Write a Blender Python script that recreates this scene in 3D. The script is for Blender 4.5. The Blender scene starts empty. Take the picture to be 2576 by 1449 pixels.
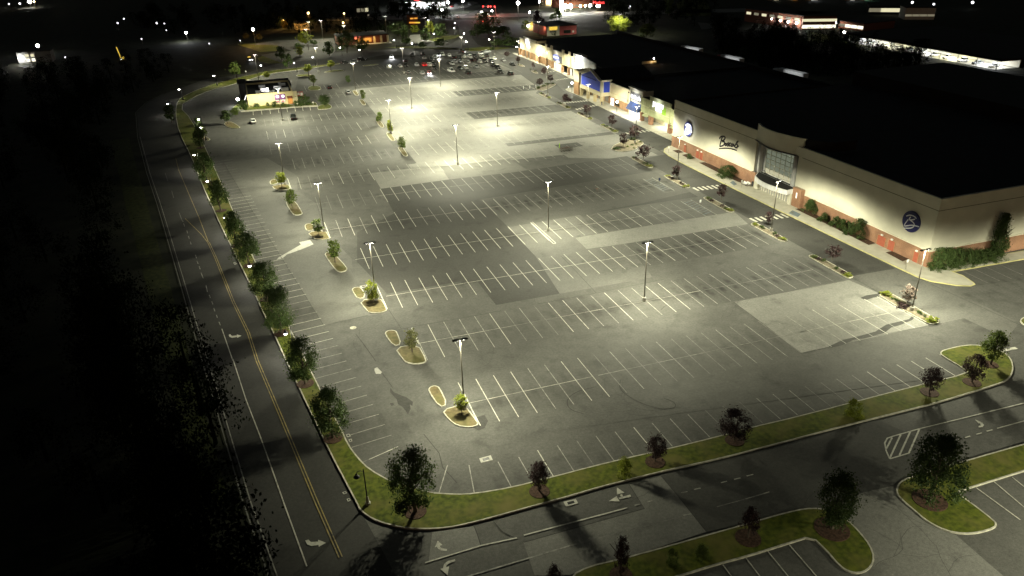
import bpy, math, random
from mathutils import Vector, Matrix
PI = math.pi
sc = bpy.context.scene
COL = sc.collection
# ------------------------------------------------------------------ camera
FPX, YAW, PITCH, ROLL = 1891.49, 0.32221, 0.450175, -0.0260775
CAM = Vector((-19.1527, -124.6399, 60.8078))
fw = Vector((math.sin(YAW)*math.cos(PITCH), math.cos(YAW)*math.cos(PITCH), -math.sin(PITCH)))
rt0 = Vector((math.cos(YAW), -math.sin(YAW), 0)); up0 = rt0.cross(fw)
RT = math.cos(ROLL)*rt0 + math.sin(ROLL)*up0
UP = -math.sin(ROLL)*rt0 + math.cos(ROLL)*up0
cd = bpy.data.cameras.new('camera'); cam = bpy.data.objects.new('camera', cd); COL.objects.link(cam)
cd.angle = 2*math.atan(1288/FPX); cd.clip_start = 1; cd.clip_end = 5000
cam.matrix_world = Matrix(((RT.x, UP.x, -fw.x, CAM.x), (RT.y, UP.y, -fw.y, CAM.y), (RT.z, UP.z, -fw.z, CAM.z), (0, 0, 0, 1)))
sc.camera = cam
# ------------------------------------------------------------------ night sky, moonlight, exposure
w = bpy.data.worlds.new('World'); sc.world = w; w.use_nodes = True
bg = w.node_tree.nodes['Background']
sky = w.node_tree.nodes.new('ShaderNodeTexSky'); sky.sky_type = 'NISHITA'; sky.sun_disc = False
sky.sun_elevation = math.radians(2); sky.sun_rotation = math.radians(200)
w.node_tree.links.new(sky.outputs[0], bg.inputs[0]); bg.inputs[1].default_value = 0.0016
sd = bpy.data.lights.new('moon', 'SUN'); so = bpy.data.objects.new('moon', sd); COL.objects.link(so)
sd.energy = 0.0006; sd.angle = math.radians(0.5); sd.color = (1, .95, .88)
so.rotation_euler = (math.radians(50), 0, math.radians(200))
vs = sc.view_settings; sc.display_settings.display_device = 'sRGB'
vs.view_transform = 'Standard'; vs.look = 'None'; vs.gamma = 1; vs.use_curve_mapping = False; vs.exposure = 4.0
sc.cycles.max_bounces = 4; sc.cycles.diffuse_bounces = 2; sc.cycles.glossy_bounces = 2; sc.cycles.transmission_bounces = 2
sc.cycles.caustics_reflective = False; sc.cycles.caustics_refractive = False
sc.cycles.sample_clamp_indirect = 2; sc.cycles.use_light_tree = True
LWARM = (.99, .97, .70); LBELL = (1.0, .97, .82); LCOOL = (.95, .98, 1.0); LSOD = (1.0, .55, .16)
KL = 1.0   # overall lamp strength
# ------------------------------------------------------------------ picture regions -> ground points
REG = dict(A=(800,0,800),B=(1500,0,800),C=(2200,0,800),D=(2800,0,1200),E=(0,0,900),F=(500,350,1000),H=(1300,350,1000),I=(2100,350,1000),J=(3000,550,1000),K=(500,850,1000),L=(1300,850,1000),M=(2100,850,1000),N=(700,1300,1200),O=(1600,1575,1200),P=(2800,1575,1200),Q=(3000,950,1000),S=(1950,100,500),T=(2200,250,500),U=(2600,450,550),V=(900,280,400),W=(1480,0,500),X=(1980,0,500),Y=(2900,550,400),Z=(1700,180,400))
REG['.'] = (0, 0, 4000)
def px(c, x, y):
    a = REG[c]; k = a[2]/2576*.644
    return .644*a[0]+x*k, .644*a[1]+y*k
def ray(c, x, y):
    u, v = px(c, x, y)
    return fw + (u-1288)/FPX*RT - (v-724.5)/FPX*UP
def G(c, x, y, z=0.0):            # the point of height z seen there
    d = ray(c, x, y); t = (z-CAM.z)/d.z; p = CAM+t*d
    return Vector((p.x, p.y, z))
def FX(c, x, y, xc):              # the point of the plane x = xc
    d = ray(c, x, y); return CAM+(xc-CAM.x)/d.x*d
def FY(c, x, y, yc):
    d = ray(c, x, y); return CAM+(yc-CAM.y)/d.y*d
def proj(p):
    d = p-CAM; z = d.dot(fw); return 1288+FPX*d.dot(RT)/z, 724.5-FPX*d.dot(UP)/z, z
def height_to(b, v):              # how tall a thing standing at b is when its top is at picture row v
    lo, hi = 0, 40
    for _ in range(30):
        m = (lo+hi)/2
        if proj(Vector((b.x, b.y, m)))[1] > v: lo = m
        else: hi = m
    return lo
def GP(c, pts, z=0.0): return [G(c, x, y, z) for x, y in pts]
# ------------------------------------------------------------------ mesh building
class MB:
    def __init__(s): s.v = []; s.f = []
    def add(s, vs_, fs):
        n = len(s.v); s.v += [tuple(p) for p in vs_]; s.f += [tuple(i+n for i in f) for f in fs]; return s
    def quad(s, a, b, c, d): return s.add([a, b, c, d], [(0, 1, 2, 3)])
    def box(s, x0, x1, y0, y1, z0, z1):
        return s.add([(x0,y0,z0),(x1,y0,z0),(x1,y1,z0),(x0,y1,z0),(x0,y0,z1),(x1,y0,z1),(x1,y1,z1),(x0,y1,z1)],
                     [(3,2,1,0),(4,5,6,7),(0,1,5,4),(1,2,6,5),(2,3,7,6),(3,0,4,7)])
    def obox(s, cx, cy, hx, hy, z0, z1, a=0):
        c, q = math.cos(a), math.sin(a)
        pts = [(cx+c*x-q*y, cy+q*x+c*y) for x, y in ((-hx,-hy),(hx,-hy),(hx,hy),(-hx,hy))]
        return s.prism(pts, z0, z1)
    def prism(s, poly, z0, z1):
        poly = ccw(poly); n = len(poly)
        vs_ = [(p[0], p[1], z0) for p in poly]+[(p[0], p[1], z1) for p in poly]
        return s.add(vs_, [tuple(range(n-1, -1, -1)), tuple(range(n, 2*n))]+[(i, (i+1) % n, n+(i+1) % n, n+i) for i in range(n)])
    def sheet(s, poly, z):
        poly = ccw(poly); return s.add([(p[0], p[1], z) for p in poly], [tuple(range(len(poly)))])
    def xprism(s, poly, x0, x1):       # polygon given as (y, z), extruded along x
        n = len(poly); a = sum(poly[i][0]*poly[(i+1) % n][1]-poly[(i+1) % n][0]*poly[i][1] for i in range(n))
        if a < 0: poly = poly[::-1]
        vs_ = [(x0, p[0], p[1]) for p in poly]+[(x1, p[0], p[1]) for p in poly]
        return s.add(vs_, [tuple(range(n-1, -1, -1)), tuple(range(n, 2*n))]+[(i, (i+1) % n, n+(i+1) % n, n+i) for i in range(n)])
    def yprism(s, poly, y0, y1):
        n = len(poly); a = sum(poly[i][0]*poly[(i+1) % n][1]-poly[(i+1) % n][0]*poly[i][1] for i in range(n))
        if a > 0: poly = poly[::-1]
        vs_ = [(p[0], y0, p[1]) for p in poly]+[(p[0], y1, p[1]) for p in poly]
        return s.add(vs_, [tuple(range(n-1, -1, -1)), tuple(range(n, 2*n))]+[(i, (i+1) % n, n+(i+1) % n, n+i) for i in range(n)])
    def tube(s, pts, rad, n=8, cap=True):
        pts = [Vector(p) for p in pts]; rings = []
        if not hasattr(rad, '__len__'): rad = [rad]*len(pts)
        for i, p in enumerate(pts):
            d = (pts[min(i+1, len(pts)-1)]-pts[max(i-1, 0)]).normalized()
            a = d.cross(Vector((0, 0, 1)) if abs(d.z) < .9 else Vector((1, 0, 0))).normalized(); b = d.cross(a)
            rings.append([p+rad[i]*(math.cos(2*PI*k/n)*a+math.sin(2*PI*k/n)*b) for k in range(n)])
        fs = [(i*n+k, i*n+(k+1) % n, (i+1)*n+(k+1) % n, (i+1)*n+k) for i in range(len(pts)-1) for k in range(n)]
        if cap: fs += [tuple(range(n-1, -1, -1)), tuple(range((len(pts)-1)*n, len(pts)*n))]
        return s.add([p for r in rings for p in r], fs)
    def lathe(s, prof, c=(0, 0, 0), n=16):   # prof: (r, z)
        vs_ = [(c[0]+r*math.cos(2*PI*k/n), c[1]+r*math.sin(2*PI*k/n), c[2]+z) for r, z in prof for k in range(n)]
        fs = [(i*n+k, i*n+(k+1) % n, (i+1)*n+(k+1) % n, (i+1)*n+k) for i in range(len(prof)-1) for k in range(n)]
        fs += [tuple(range(n-1, -1, -1)), tuple(range((len(prof)-1)*n, len(prof)*n))]
        return s.add(vs_, fs)
    def ball(s, c, r, sz=1, n=10, m=6):
        return s.lathe([(max(.001, r*math.sin(PI*i/m)), -r*sz*math.cos(PI*i/m)) for i in range(m+1)], c, n)
    def build(s, name, mat, parent=None, loc=(0, 0, 0), smooth=False):
        me = bpy.data.meshes.new(name); me.from_pydata(s.v, [], s.f); me.update()
        if mat: me.materials.append(mat)
        if smooth:
            for p in me.polygons: p.use_smooth = True
        o = bpy.data.objects.new(name, me); COL.objects.link(o); o.parent = parent; o.location = loc
        return o
def ccw(poly):
    n = len(poly); a = sum(poly[i][0]*poly[(i+1) % n][1]-poly[(i+1) % n][0]*poly[i][1] for i in range(n))
    return list(poly) if a > 0 else list(poly)[::-1]
def inset(poly, d):
    poly = ccw(poly); n = len(poly); out = []
    for i in range(n):
        p0, p1, p2 = (Vector((q[0], q[1])) for q in (poly[i-1], poly[i], poly[(i+1) % n]))
        a = (p1-p0); b = (p2-p1)
        if a.length < 1e-6 or b.length < 1e-6: out.append((p1.x, p1.y)); continue
        a.normalize(); b.normalize(); na = Vector((-a.y, a.x)); nb = Vector((-b.y, b.x)); m = na+nb
        k = max(.35, (1+na.dot(nb))/2); m = m/2/k
        out.append((p1.x+d*m.x, p1.y+d*m.y))
    return out
def chaikin(poly, it=2, closed=True):
    poly = [Vector((p[0], p[1])) for p in poly]
    for _ in range(it):
        q = []; n = len(poly)
        for i in range(n if closed else n-1):
            a, b = poly[i], poly[(i+1) % n]; q += [a*.75+b*.25, a*.25+b*.75]
        if not closed: q = [poly[0]]+q+[poly[-1]]
        poly = q
    return [(p.x, p.y) for p in poly]
def strip(mb, pts, wd, z):            # a painted line
    pts = [Vector((p[0], p[1])) for p in pts]
    L, R_ = [], []
    for i, p in enumerate(pts):
        d = (pts[min(i+1, len(pts)-1)]-pts[max(i-1, 0)]).normalized(); n = Vector((-d.y, d.x))*wd/2
        L.append((p.x+n.x, p.y+n.y, z)); R_.append((p.x-n.x, p.y-n.y, z))
    for i in range(len(pts)-1): mb.quad(R_[i], R_[i+1], L[i+1], L[i])
def tag(o, label=None, cat=None, group=None, kind=None):
    for k, v in (('label', label), ('category', cat), ('group', group), ('kind', kind)):
        if v: o[k] = v
    return o
def empty(name, loc=(0, 0, 0), rz=0):
    o = bpy.data.objects.new(name, None); COL.objects.link(o); o.location = loc; o.rotation_euler = (0, 0, rz); return o
def dup(root, loc, rz=0, sub=None):
    r = root.copy(); COL.objects.link(r); r.location = loc; r.rotation_euler = (0, 0, rz)
    for ch in list(root.children):
        c = ch.copy(); COL.objects.link(c); c.parent = r
        if sub and ch.name.split('.')[0] in sub: c.material_slots[0].link = 'OBJECT'; c.material_slots[0].material = sub[ch.name.split('.')[0]]
        for g in ch.children:
            d = g.copy(); COL.objects.link(d); d.parent = c
    return r
def struct(name, mb, mat, parent=None):
    o = mb.build(name, mat, parent)
    if not parent: o['kind'] = 'structure'
    return o
def lamp_light(name, typ, loc, power, parent=None, color=LWARM, radius=.15, spot=None, blend=.15, size=None, rot=None, flat=0):
    ld = bpy.data.lights.new(name, typ); ld.energy = power*KL; ld.color = color
    if typ == 'AREA':
        ld.shape = 'RECTANGLE'; ld.size, ld.size_y = size
    else: ld.shadow_soft_size = radius
    if spot: ld.spot_size = math.radians(spot); ld.spot_blend = blend
    if flat:                       # wide street-lamp beam: brightest sideways, cut off just below level
        ld.use_nodes = True; t = ld.node_tree; em = t.nodes['Emission']
        def mth(op, a, b=None):
            n_ = t.nodes.new('ShaderNodeMath'); n_.operation = op
            for k_, v_ in enumerate((a, b)):
                if v_ is None: continue
                if isinstance(v_, (int, float)): n_.inputs[k_].default_value = v_
                else: t.links.new(v_, n_.inputs[k_])
            return n_.outputs[0]
        g = t.nodes.new('ShaderNodeNewGeometry'); sx = t.nodes.new('ShaderNodeSeparateXYZ'); t.links.new(g.outputs['Incoming'], sx.inputs[0])
        c = mth('MAXIMUM', mth('ABSOLUTE', sx.outputs[2]), .02); f_ = mth('MINIMUM', mth('POWER', c, -1-flat), 6.0)
        r = t.nodes.new('ShaderNodeMapRange'); r.interpolation_type = 'SMOOTHSTEP'; r.inputs[1].default_value = .07; r.inputs[2].default_value = .42; t.links.new(c, r.inputs[0])
        t.links.new(mth('MULTIPLY', f_, r.outputs[0]), em.inputs['Strength'])
    o = bpy.data.objects.new(name, ld); COL.objects.link(o); o.location = loc; o.parent = parent
    if rot: o.rotation_euler = rot
    return o
# ------------------------------------------------------------------ materials
def nodes(name):
    m = bpy.data.materials.new(name); m.use_nodes = True; return m, m.node_tree, m.node_tree.nodes['Principled BSDF']
def mat(name, col, rough=.7, metal=0, var=.12, scale=1.5, emit=None, es=0):
    m, t, b = nodes(name); b.inputs['Roughness'].default_value = rough; b.inputs['Metallic'].default_value = metal
    b.inputs['Specular IOR Level'].default_value = .3
    if var:
        n = t.nodes.new('ShaderNodeTexNoise'); n.inputs['Scale'].default_value = scale; n.inputs['Detail'].default_value = 5
        g = t.nodes.new('ShaderNodeNewGeometry'); t.links.new(g.outputs['Position'], n.inputs['Vector'])
        r = t.nodes.new('ShaderNodeMapRange'); r.inputs[1].default_value = .3; r.inputs[2].default_value = .7
        r.inputs[3].default_value = 1-var; r.inputs[4].default_value = 1+var; t.links.new(n.outputs[0], r.inputs[0])
        x = t.nodes.new('ShaderNodeMix'); x.data_type = 'RGBA'; x.blend_type = 'MULTIPLY'; x.inputs[0].default_value = 1
        x.inputs[6].default_value = (*col, 1); t.links.new(r.outputs[0], x.inputs[7]); t.links.new(x.outputs[2], b.inputs['Base Color'])
    else: b.inputs['Base Color'].default_value = (*col, 1)
    if emit: b.inputs['Emission Color'].default_value = (*emit, 1); b.inputs['Emission Strength'].default_value = es
    return m
def glow(name, col, s, sample=False):
    m, t, b = nodes(name); b.inputs['Base Color'].default_value = (.02, .02, .02, 1)
    b.inputs['Emission Color'].default_value = (*col, 1); b.inputs['Emission Strength'].default_value = s
    if not sample: m.cycles.emission_sampling = 'NONE'
    return m
def asphalt(name, base, seed=0, stain=0, blot=.16, crack=0):
    m, t, b = nodes(name); L = t.links; N = t.nodes
    b.inputs['Roughness'].default_value = .85; b.inputs['Specular IOR Level'].default_value = .22
    g = N.new('ShaderNodeNewGeometry')
    off = N.new('ShaderNodeVectorMath'); off.operation = 'ADD'; off.inputs[1].default_value = (seed*37.1, seed*11.7, 0); L.new(g.outputs['Position'], off.inputs[0])
    def noise(scale, detail, lo, hi, a, b_):
        n = N.new('ShaderNodeTexNoise'); n.inputs['Scale'].default_value = scale; n.inputs['Detail'].default_value = detail; L.new(off.outputs[0], n.inputs['Vector'])
        r = N.new('ShaderNodeMapRange'); r.inputs[1].default_value = lo; r.inputs[2].default_value = hi; r.inputs[3].default_value = a; r.inputs[4].default_value = b_
        L.new(n.outputs[0], r.inputs[0]); return r.outputs[0]
    def mul(a, c):
        q = N.new('ShaderNodeMath'); q.operation = 'MULTIPLY'; L.new(a, q.inputs[0]); L.new(c, q.inputs[1]); return q.outputs[0]
    v = mul(noise(.07, 4, .3, .7, 1-blot, 1+blot), noise(.5, 6, .3, .7, 1-blot*.55, 1+blot*.55))
    v = mul(v, noise(2.6, 3, .3, .7, .86, 1.14)); v = mul(v, noise(9, 2, .25, .75, .8, 1.2))
    v = mul(v, noise(.32, 8, .58, .72, 1, .72))
    if stain:                      # the dark drip patch in the middle of every parking bay
        s = N.new('ShaderNodeSeparateXYZ'); L.new(g.outputs['Position'], s.inputs[0])
        def per(sock, step, ph, wd):
            a = N.new('ShaderNodeMath'); a.operation = 'MULTIPLY_ADD'; L.new(sock, a.inputs[0]); a.inputs[1].default_value = 2*PI/step; a.inputs[2].default_value = -2*PI*ph/step
            c = N.new('ShaderNodeMath'); c.operation = 'COSINE'; L.new(a.outputs[0], c.inputs[0])
            r = N.new('ShaderNodeMapRange'); r.interpolation_type = 'SMOOTHSTEP'; r.inputs[1].default_value = wd; r.inputs[2].default_value = 1; L.new(c.outputs[0], r.inputs[0]); return r.outputs[0]
        q = mul(per(s.outputs[0], 2.743, 1.37, -.1), per(s.outputs[1], 19.2, 0, .28)); q = mul(q, noise(.45, 5, .38, .62, 0, 1))
        r = N.new('ShaderNodeMath'); r.operation = 'MULTIPLY_ADD'; L.new(q, r.inputs[0]); r.inputs[1].default_value = -stain; r.inputs[2].default_value = 1
        v = mul(v, r.outputs[0])
    if crack:
        vo = N.new('ShaderNodeTexVoronoi'); vo.feature = 'DISTANCE_TO_EDGE'; vo.inputs['Scale'].default_value = .09; L.new(off.outputs[0], vo.inputs['Vector'])
        r = N.new('ShaderNodeMapRange'); r.inputs[1].default_value = .004; r.inputs[2].default_value = .012; r.inputs[3].default_value = 1-crack; r.inputs[4].default_value = 1; L.new(vo.outputs[0], r.inputs[0])
        v = mul(v, r.outputs[0])
    x = N.new('ShaderNodeMix'); x.data_type = 'RGBA'; x.blend_type = 'MULTIPLY'; x.inputs[0].default_value = 1
    x.inputs[6].default_value = (base, base*.985, base*.895, 1); L.new(v, x.inputs[7]); L.new(x.outputs[2], b.inputs['Base Color'])
    return m
def paint(name, col, worn, under=(.09, .088, .08)):
    m, t, b = nodes(name); b.inputs['Roughness'].default_value = .8
    n = t.nodes.new('ShaderNodeTexNoise'); n.inputs['Scale'].default_value = 1.1; n.inputs['Detail'].default_value = 8; n.inputs['Roughness'].default_value = .75
    g = t.nodes.new('ShaderNodeNewGeometry'); t.links.new(g.outputs['Position'], n.inputs['Vector'])
    r = t.nodes.new('ShaderNodeMapRange'); r.inputs[1].default_value = worn-.12; r.inputs[2].default_value = worn+.12; r.inputs[3].default_value = .0; r.inputs[4].default_value = 1; t.links.new(n.outputs[0], r.inputs[0])
    x = t.nodes.new('ShaderNodeMix'); x.data_type = 'RGBA'; t.links.new(r.outputs[0], x.inputs[0])
    x.inputs[6].default_value = (*under, 1); x.inputs[7].default_value = (*col, 1); t.links.new(x.outputs[2], b.inputs['Base Color'])
    return m
def two(name, c1, c2, scale, detail=8, rough=.9, c3=None):
    m, t, b = nodes(name); b.inputs['Roughness'].default_value = rough; b.inputs['Specular IOR Level'].default_value = .15
    g = t.nodes.new('ShaderNodeNewGeometry')
    n = t.nodes.new('ShaderNodeTexNoise'); n.inputs['Scale'].default_value = scale; n.inputs['Detail'].default_value = detail; t.links.new(g.outputs['Position'], n.inputs['Vector'])
    r = t.nodes.new('ShaderNodeValToRGB'); t.links.new(n.outputs[0], r.inputs[0])
    r.color_ramp.elements[0].position = .36; r.color_ramp.elements[0].color = (*c1, 1); r.color_ramp.elements[1].position = .64; r.color_ramp.elements[1].color = (*c2, 1)
    out = r.outputs[0]
    if c3:
        n2 = t.nodes.new('ShaderNodeTexNoise'); n2.inputs['Scale'].default_value = scale*.14; n2.inputs['Detail'].default_value = 5; t.links.new(g.outputs['Position'], n2.inputs['Vector'])
        r2 = t.nodes.new('ShaderNodeMapRange'); r2.inputs[1].default_value = .45; r2.inputs[2].default_value = .7; t.links.new(n2.outputs[0], r2.inputs[0])
        x = t.nodes.new('ShaderNodeMix'); x.data_type = 'RGBA'; t.links.new(r2.outputs[0], x.inputs[0]); t.links.new(out, x.inputs[6]); x.inputs[7].default_value = (*c3, 1); out = x.outputs[2]
    t.links.new(out, b.inputs['Base Color']); return m
def leafmat(name, c1, c2, trans=.35):
    m, t, b = nodes(name); b.inputs['Roughness'].default_value = .6; b.inputs['Specular IOR Level'].default_value = .25
    g = t.nodes.new('ShaderNodeNewGeometry'); r = t.nodes.new('ShaderNodeMix'); r.data_type = 'RGBA'
    t.links.new(g.outputs['Random Per Island'], r.inputs[0]); r.inputs[6].default_value = (*c1, 1); r.inputs[7].default_value = (*c2, 1)
    t.links.new(r.outputs[2], b.inputs['Base Color'])
    tr = t.nodes.new('ShaderNodeBsdfTranslucent'); t.links.new(r.outputs[2], tr.inputs[0])
    mx = t.nodes.new('ShaderNodeMixShader'); mx.inputs[0].default_value = trans
    t.links.new(b.outputs[0], mx.inputs[1]); t.links.new(tr.outputs[0], mx.inputs[2]); t.links.new(mx.outputs[0], t.nodes['Material Output'].inputs[0])
    return m
def bricks(name, c1, c2, mortar):
    m, t, b = nodes(name); b.inputs['Roughness'].default_value = .85
    g = t.nodes.new('ShaderNodeNewGeometry'); s = t.nodes.new('ShaderNodeSeparateXYZ'); t.links.new(g.outputs['Position'], s.inputs[0])
    a = t.nodes.new('ShaderNodeMath'); t.links.new(s.outputs[0], a.inputs[0]); t.links.new(s.outputs[1], a.inputs[1])
    c = t.nodes.new('ShaderNodeCombineXYZ'); t.links.new(a.outputs[0], c.inputs[0]); t.links.new(s.outputs[2], c.inputs[1])
    k = t.nodes.new('ShaderNodeTexBrick'); k.inputs['Scale'].default_value = 2.5; t.links.new(c.outputs[0], k.inputs['Vector'])
    k.inputs['Color1'].default_value = (*c1, 1); k.inputs['Color2'].default_value = (*c2, 1); k.inputs['Mortar'].default_value = (*mortar, 1)
    n = t.nodes.new('ShaderNodeTexNoise'); n.inputs['Scale'].default_value = .5; n.inputs['Detail'].default_value = 6; t.links.new(g.outputs['Position'], n.inputs['Vector'])
    r = t.nodes.new('ShaderNodeMapRange'); r.inputs[1].default_value = .3; r.inputs[2].default_value = .7; r.inputs[3].default_value = .78; r.inputs[4].default_value = 1.18; t.links.new(n.outputs[0], r.inputs[0])
    x = t.nodes.new('ShaderNodeMix'); x.data_type = 'RGBA'; x.blend_type = 'MULTIPLY'; x.inputs[0].default_value = 1; t.links.new(k.outputs[0], x.inputs[6]); t.links.new(r.outputs[0], x.inputs[7])
    t.links.new(x.outputs[2], b.inputs['Base Color']); return m
M = {}
M['lot'] = asphalt('lot_asphalt', .076, 1, stain=.25, blot=.2, crack=0)
M['lot_light'] = asphalt('worn_grey_asphalt', .155, 2, stain=.12, blot=.1)
M['lot_mid'] = asphalt('greyed_asphalt', .095, 3, blot=.12)
M['lot_dark'] = asphalt('fresh_asphalt', .045, 4, blot=.1)
M['lot_row'] = asphalt('patched_row_asphalt', .066, 5, stain=.6, blot=.12)
M['lot_stain'] = asphalt('oil_marked_asphalt', .085, 6, stain=.6, blot=.15)
M['road'] = asphalt('road_asphalt', .036, 7, blot=.15)
M['drive'] = asphalt('drive_asphalt', .08, 8, blot=.14, crack=0)
M['drive_l'] = asphalt('pale_drive_asphalt', .14, 9, blot=.12, crack=0)
M['drive_d'] = asphalt('dark_drive_asphalt', .055, 10, blot=.1)
M['spill'] = asphalt('concrete_spill', .33, 11, blot=.1)
M['wet'] = asphalt('wet_stain', .04, 12, blot=.1)
M['seam'] = asphalt('tar_seam', .035, 13, blot=.1)
M['white'] = paint('white_paint', (.44, .43, .37), .4)
M['worn'] = paint('worn_white_paint', (.3, .295, .26), .47)
M['faint'] = paint('faint_white_paint', (.2, .195, .175), .52)
M['yellow'] = paint('yellow_paint', (.33, .25, .075), .46)
M['blue'] = paint('blue_paint', (.1, .15, .2), .5)
M['kerb'] = mat('concrete_kerb', (.36, .345, .28), .85, var=.34, scale=1.7)
M['ykerb'] = mat('yellow_kerb_paint', (.4, .365, .17), .8, var=.25, scale=.8)
M['walk'] = mat('concrete_walk', (.33, .315, .26), .85, var=.12, scale=.6)
M['conc'] = mat('concrete', (.36, .35, .31), .85)
M['grass'] = two('mown_grass', (.036, .05, .005), (.09, .105, .011), 1.6, c3=(.115, .105, .028))
M['verge'] = two('rough_verge', (.012, .016, .004), (.03, .036, .008), 1.0)
M['drygrass'] = two('dry_grass', (.085, .07, .036), (.15, .12, .062), 1.6, c3=(.08, .085, .028))
M['mulch'] = two('mulch', (.03, .017, .011), (.075, .043, .028), 4)
M['soil'] = two('soil_bed', (.1, .085, .06), (.19, .165, .115), 2)
M['earth'] = two('dark_ground', (.009, .0105, .006), (.02, .022, .011), .2)
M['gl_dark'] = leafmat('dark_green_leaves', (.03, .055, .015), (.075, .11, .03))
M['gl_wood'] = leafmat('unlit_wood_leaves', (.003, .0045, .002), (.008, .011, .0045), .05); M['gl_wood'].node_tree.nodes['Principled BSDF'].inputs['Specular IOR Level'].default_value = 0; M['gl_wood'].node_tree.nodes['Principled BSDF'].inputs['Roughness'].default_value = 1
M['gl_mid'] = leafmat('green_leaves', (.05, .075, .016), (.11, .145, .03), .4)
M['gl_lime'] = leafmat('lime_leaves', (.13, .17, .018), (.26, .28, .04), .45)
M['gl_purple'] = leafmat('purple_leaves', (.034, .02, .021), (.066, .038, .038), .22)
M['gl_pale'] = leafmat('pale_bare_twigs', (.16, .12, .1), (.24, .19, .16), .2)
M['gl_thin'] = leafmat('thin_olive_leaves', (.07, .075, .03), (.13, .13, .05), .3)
M['gl_sod'] = leafmat('sodium_lit_leaves', (.1, .08, .02), (.2, .14, .03))  # orange of the sodium lamps put into the leaf colour
M['bark'] = mat('bark', (.07, .055, .04), .9, scale=6)
M['black'] = mat('black_metal', (.012, .012, .012), .45, var=.1)
M['pole'] = mat('bronze_pole', (.13, .12, .1), .5, .3)
M['cream'] = mat('cream_stucco', (.47, .45, .37), .9, var=.06, scale=.4)
M['tan'] = mat('tan_stucco', (.42, .35, .21), .9, var=.08, scale=.5)
M['tan2'] = mat('pale_tan_stucco', (.5, .44, .3), .9, var=.07, scale=.5)
M['ytan'] = mat('yellow_tan_stucco', (.55, .47, .26), .9, var=.05, scale=.5)
M['green_st'] = mat('sage_stucco', (.33, .35, .2), .9, var=.08, scale=.5)
M['green_tr'] = mat('pale_sage_trim', (.44, .44, .28), .9)
M['brick'] = bricks('orange_brick', (.24, .115, .065), (.19, .09, .05), (.25, .17, .11))
M['brick2'] = bricks('tan_brick', (.3, .17, .08), (.25, .14, .065), (.3, .2, .12))
M['cap'] = mat('cream_cap', (.55, .52, .42), .8)
M['cove'] = mat('dark_reveal', (.1, .09, .07), .9)
M['roof'] = mat('black_roof', (.012, .012, .012), .95, var=.3, scale=.3)
M['grey'] = mat('grey_panel', (.5, .5, .5), .6)
M['greyd'] = mat('dark_grey_panel', (.12, .12, .125), .6)
M['whitep'] = mat('white_panel', (.6, .6, .58), .6)
M['navy'] = mat('navy_panel', (.012, .015, .085), .4)
M['bluep'] = mat('blue_panel', (.025, .055, .45), .5, var=.06)
M['awn'] = mat('navy_awning', (.025, .05, .17), .7)
M['reddoor'] = mat('red_door', (.27, .075, .045), .5)
M['glassd'] = mat('dark_glass', (.02, .025, .022), .1)
M['letter'] = mat('black_letters', (.01, .008, .012), .5)
M['silver'] = mat('white_strokes', (.5, .5, .55), .5)
M['purple'] = mat('purple_panel', (.16, .05, .17), .5)
M['redbrown'] = mat('red_brown_wall', (.13, .045, .025), .8)
M['pink'] = mat('pink_wall', (.3, .07, .07), .8)
M['lime_p'] = mat('lime_panel', (.25, .45, .03), .6)
M['lens'] = glow('lamp_lens', (1, .97, .85), 3)
M['bulb'] = glow('lamp_globe', (1, .98, .88), 7)
M['bulb_s'] = glow('sodium_globe', (1, .6, .2), 3)
M['shop'] = glow('lit_shop_glass', (1, .92, .68), .10)
M['shop_d'] = glow('dim_shop_glass', (1, .85, .5), .012)
M['shop_w'] = glow('white_shop_glass', (1, .98, .92), .3)
M['ent'] = glow('entrance_glass', (.75, .85, .6), .011)
M['ent_l'] = glow('entrance_lower_glass', (1, .95, .6), .03)
M['signw'] = glow('white_lit_letters', (.95, .97, 1), .22)
M['signy'] = glow('yellow_lit_letters', (1, .66, .08), .06)
M['signr'] = glow('red_lit_letters', (1, .03, .03), .3)
M['signb'] = glow('blue_lit_ring', (.1, .15, .9), .15)
M['winw'] = glow('lit_office_window', (1, .93, .6), .05)
M['winw2'] = glow('bright_office_window', (1, .95, .7), .11)
M['wind'] = glow('dim_office_window', (1, .9, .6), .012)
M['wino'] = glow('orange_lit_window', (1, .4, .05), .06)
M['head'] = glow('headlight', (1, .98, .9), 1.6)
M['tail'] = glow('lit_tail_light', (1, .03, .03), .5)
M['tail0'] = mat('tail_lens', (.2, .01, .01), .3, var=0)
M['head0'] = mat('head_lens', (.5, .5, .5), .2, var=0)
M['tyre'] = mat('tyre_rubber', (.012, .012, .012), .85, var=0)
for n_, c_ in dict(white=(.62, .62, .6), silver=(.34, .35, .35), grey=(.12, .125, .13), black=(.01, .01, .011), red=(.3, .015, .012)).items():
    M['car_'+n_] = mat(n_+'_car_paint', c_, .3, .15, var=0)
rnd = random.Random(7)
def mixed(lst, z=0.0):                 # [(region, x, y)] or world (x, y)
    return [(G(*p, z).x, G(*p, z).y) if isinstance(p[0], str) else (p[0], p[1]) for p in lst]
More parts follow.
